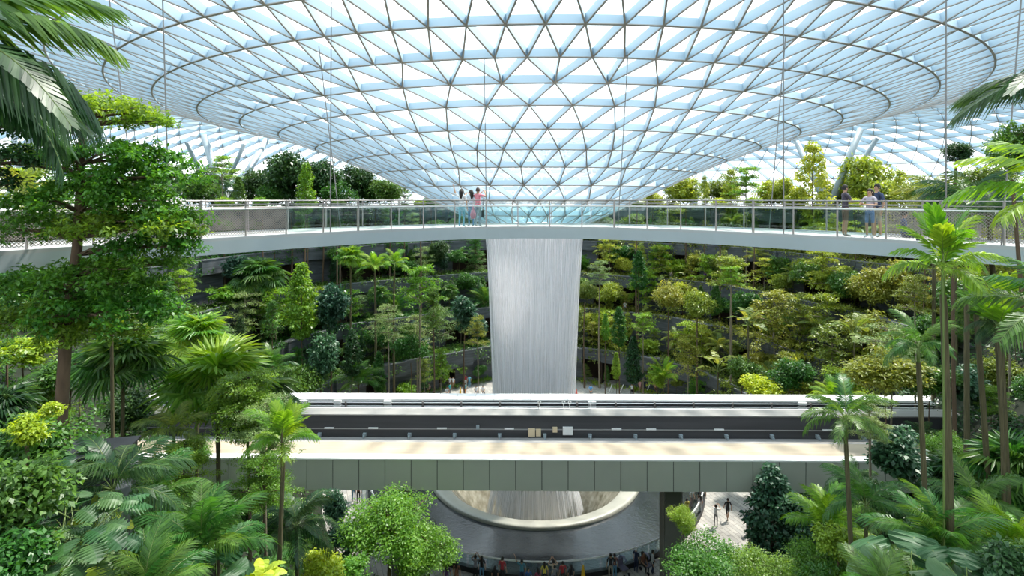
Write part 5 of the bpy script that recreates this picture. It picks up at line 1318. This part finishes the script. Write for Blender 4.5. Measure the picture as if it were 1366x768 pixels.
PLZ = [(971, 694, 'walk', 180, 1.74, BLK, BLK, 'man in black shirt and shorts walking alone on the right plaza', 0), (955, 702, 'photo', 140, 1.68, WHT, GR, 'person in white photographing on the right plaza', 0),
 (934, 688, 'stand', 200, 1.66, (.62, .55, .55), WHT, 'person in pale clothes behind the green bough on the right plaza', 1), (923, 678, 'stand', 30, 1.66, WHT, (.4, .3, .3), 'person in white near the right pillar on the plaza', 1),
 (930, 668, 'stand_short', 0, 1.66, (.05, .15, .12), BLK, 'person in dark green and shorts under the viaduct panels', 0), (940, 664, 'stand_short', 0, 1.66, (.5, .2, .12), BRN, 'bare-legged person right under the viaduct panels', 0),
 (917, 690, 'stand', 10, 1.5, YEL, YEL, 'person in yellow half hidden by the green bough', 1), (998, 712, 'stand', 190, 1.70, BL, NAVY, 'person in dark blue beside the pink-dressed child on the right plaza', 1),
 (1004, 712, 'stand', 170, 1.3, PNK, PNK, 'child in bright pink beside the dark conical tree', 1), (1016, 697, 'stand', 0, 1.6, RED, BLK, 'person in red partly behind the dark conical tree', 0), (1067, 676, 'stand', 0, 1.7, BL, NAVY, 'person in blue seen between the right-hand fronds', 0),
 (437, 668, 'stand', 20, 1.68, RED, (.4, .25, .2), 'person in red walking on the left plaza under the panels', 0), (472, 668, 'stand', 170, 1.7, (.5, .3, .25), JEAN, 'person in a rosy top and jeans on the left plaza', 1),
 (478, 670, 'stand', 180, 1.7, BRN, BLK, 'person in brown beside the rosy-topped one on the left plaza', 0), (416, 702, 'sit', -80, 1.7, GRN, NAVY, 'person in green seated on the bench edge of the left plaza', 0),
 (414, 725, 'sit', -80, 1.65, PNK, GR, 'person in bright pink seated at the left plaza edge', 1), (412, 682, 'sit', -80, 1.65, BLK, GR, 'person in black seated behind the one in green', 0), (409, 714, 'sit', -90, 1.65, (.3, .3, .32), NAVY, 'person in grey seated between the green and pink ones', 0),
 (470, 735, 'stand', 190, 1.7, BLK, BLK, 'person in black behind the dark blue-green tree', 1), (483, 738, 'stand_short', 150, 1.65, (.5, .25, .15), BRN, 'person in tan shorts beside the green tree trunk', 0)]
for (px, py, po, fc, h, a, b, lb, lg) in PLZ: person(po, at_feet(px, py), fc, lb, a, b, long_=bool(lg), h=h, group='visitors on the plaza', skin=random.choice([0, 1, 2, 0]))
FARP = [(572, 524, 'sit', 0, (.5, .3, .25), BRN, 'seated person in tan on the far plaza beside the low hedge'), (600, 519, 'stand', 20, WHT, BLK, 'person in white and black shorts on the far plaza'), (604, 519, 'stand', 0, WHT, (.5, .3, .2), 'second person in white on the far plaza'),
 (596, 529, 'sit', 30, WHT, GR, 'person in white sitting left of the teal-clad one'), (600, 528, 'stand', 60, (.03, .45, .5), GR, 'person in teal near the yellow sign on the far plaza'), (621, 516, 'stand', 0, RED, WHT, 'person in red among the group left of the fall'),
 (626, 517, 'stand', 200, (.15, .45, .6), JEAN, 'person in light blue among the group left of the fall'), (620, 528, 'stand', 180, (.1, .35, .4), ORG, 'person in teal and orange in front of the group'), (635, 527, 'sit', 0, WHT, GR, 'person in white sitting close to the fall'), (644, 527, 'sit', 20, WHT, BLK, 'person in white and black sitting closest to the fall'),
 (854, 524, 'walk', 160, (.6, .3, .3), (.5, .3, .25), 'bare-armed person in pink walking on the far right plaza'), (860, 523, 'walk', 160, NAVY, NAVY, 'person in navy walking on the far right plaza'), (874, 526, 'walk', 150, (.65, .35, .25), BRN, 'person in orange-tan walking on the far right plaza'),
 (843, 529, 'stand', 0, WHT, BLK, 'person in white cap beside the slanted posts'), (897, 527, 'sit', 0, (.1, .35, .8), BL, 'person in bright blue sitting on the far right plaza'), (944, 527, 'sit', 0, (.6, .5, .4), WHT, 'person in beige sitting among far right shrubs'), (788, 526, 'sit', 0, (.1, .4, .85), BLK, 'person in vivid blue just right of the fall')]
for (px, py, po, fc, a, b, lb) in FARP: person(po, at_feet(px, py), fc, lb, a, b, h=1.7, group='visitors on the far plaza')
for (px, R_i, deg, a, lb) in ((0, 2, -30, (.6, .4, .4), 'person in pink on the third terrace above the fan palm'), (0, 2, -27.5, (.3, .4, .6), 'person in blue on the third terrace beside the stair rail'), (0, 2, 36, (.65, .5, .5), 'person in pale pink on the third terrace at right'), (0, 1, 27, WHT, 'person in white on the second terrace at right'), (0, 2, 44, (.15, .05, .35), 'person in violet on the third terrace at right')):
    an = math.radians(deg); r_ = LEV[R_i][0]+wob(an)+.9; person('stand', (AX+r_*math.sin(an), AY+r_*math.cos(an), LEV[R_i][1]), 0, lb, a, GR, h=1.7, group='visitors on the terraces')

# ------------------------------------------------------------------ small things on the plaza
def cone(px, py, label, col, h=.9):
    p = at_feet(px, py); mb = MB(); mb.lathe([(.001, h), (.05, h), (.17, .04), (.24, .04), (.24, 0)], 0, 0, 12); o = mb.build('bollard', cmat(col)); o.location = p; tag(o, label, 'bollard'); return o
cone(778, 772, 'yellow wet-floor bollard standing by the pool rail', (.85, .5, .03)); cone(614, 528, 'yellow standing sign on the far plaza left of the fall', (.85, .5, .03), 1.1); cone(769, 527, 'red and white cone just right of the fall', (.7, .1, .08), .8)
def stroller(px, py, label):
    p = at_feet(px, py); e = empty('stroller', p, rz=.6, label=label, cat='stroller')
    MB().box(-.22, .22, -.3, .25, .42, .5).box(-.22, .22, .2, .28, .5, .95).build('seat', cmat((.16, .15, .22)), e)
    mb = MB(); mb.lathe([(.0, .3), (.2, .26), (.3, .1), (.31, 0)], 0, 0, 12, 0, PI); o = mb.build('hood', cmat((.25, .28, .4)), e); o.location = (0, .1, .85)
    for a in (-.2, .2):
        MB().tube([(a, -.35, .12), (a, .2, .5), (a, .48, 1.02)], .016, 6).build('frame_tube', M['steel'], e)
        for b in (-.35, .3): MB().tube([(a-.02, b, .11), (a+.02, b, .11)], .11, 12).build('wheel', M['black'], e)
    MB().tube([(-.2, .48, 1.02), (.2, .48, 1.02)], .018, 6).build('handle', M['black'], e)
stroller(831, 766, 'dark pushchair with hood parked by the pool rail'); stroller(862, 762, 'second pushchair beside the seated woman in brown')
def banner(px, py, w, h, Z, mt, label, name='banner'):
    p = P(px, py, Z); gz = H(p.x, p.y); e = empty(name, (p.x, p.y, gz), label=label, cat='banner'); z = p.z-gz
    MB().box(-w/2, w/2, -.04, .04, z-h/2, z+h/2).build('cloth', M[mt], e)
    for a in (-w/2, w/2): MB().tube([(a, 0, 0), (a, 0, z+h/2+.1)], .04, 6).build('pole', M['steel'], e)
banner(536, 511.5, 1.25, .95, 71, 'teal', 'teal banner on two poles at the foot of the stairs'); banner(520, 516, 1.1, .8, 72, 'lime', 'dull green banner just left of the teal one')
banner(661, 514, .75, 1.6, 68, 'white', 'white standing notice board beside the waterfall', 'notice_board')
def stairs(px, py, Z, w, run, rise, rot, label):
    p = P(px, py, Z); e = empty('staircase', (p.x, p.y, p.z), rz=rot, label=label, cat='stairs'); n = 16
    for i in range(n): MB().box(-w/2, w/2, i*run/n, (i+1)*run/n+.02, -1.2 if i > 3 else 0, (i+1)*rise/n).build('step', M['slate2'], e)
    for s in (-w/2, w/2): hr_ = MB().tube([(s, -.2, .9), (s, run, rise+.9)], .06, 6).build('handrail', M['white'], e); MB().tube([(s, -.2, 0), (s, -.2, .9)], .04, 6).build('rail_post', M['steel'], hr_)
stairs(488, 527, 69.5, 2.2, 5.4, 4.2, .45, 'dark stone staircase with white rails climbing left of the teal banner')
stairs(366, 408, 77, 1.8, 5.0, 3.6, -1.1, 'staircase with white rails high on the left terraces')
for i, (px, a) in enumerate(((812, 20), (827, 20), (862, 20), (877, 20), (912, 20), (931, 20))):
    p = at_feet(px, 524); o = MB().tube([(0, 0, 0), (.45, 0, 1.1)], .05, 6).build('slanted_post', M['white']); o.location = p
    tag(o, '%s slanted white light post from the waterfall on the far right plaza' % ['nearest', 'second', 'third', 'fourth', 'fifth', 'farthest'][i], 'post', 'slanted posts on the far plaza')
# black cabinet half buried in the left planting, and its neighbours
p = P(128, 600, 13.5); gz = H(p.x, p.y)
e = empty('planter_cabinet', (p.x, p.y, gz-.1), rz=.25, label='black box-shaped cabinet half buried in the left thicket', cat='cabinet')
hz = p.z-gz+.1
MB().box(-.72, .72, -.5, .5, 0, hz).build('housing', M['black'], e); MB().box(-.78, .78, -.56, .56, hz, hz+.05).build('lid', M['black'], e)
p = P(170, 650, 11.5); gz = H(p.x, p.y); e = empty('retaining_block', (p.x, p.y, gz-.1), rz=.5, label='grey angled retaining slab in the left thicket below the cabinet', cat='slab')
MB().box(-.12, .12, -.7, .7, 0, p.z-gz+.4).build('slab', M['slate2'], e)
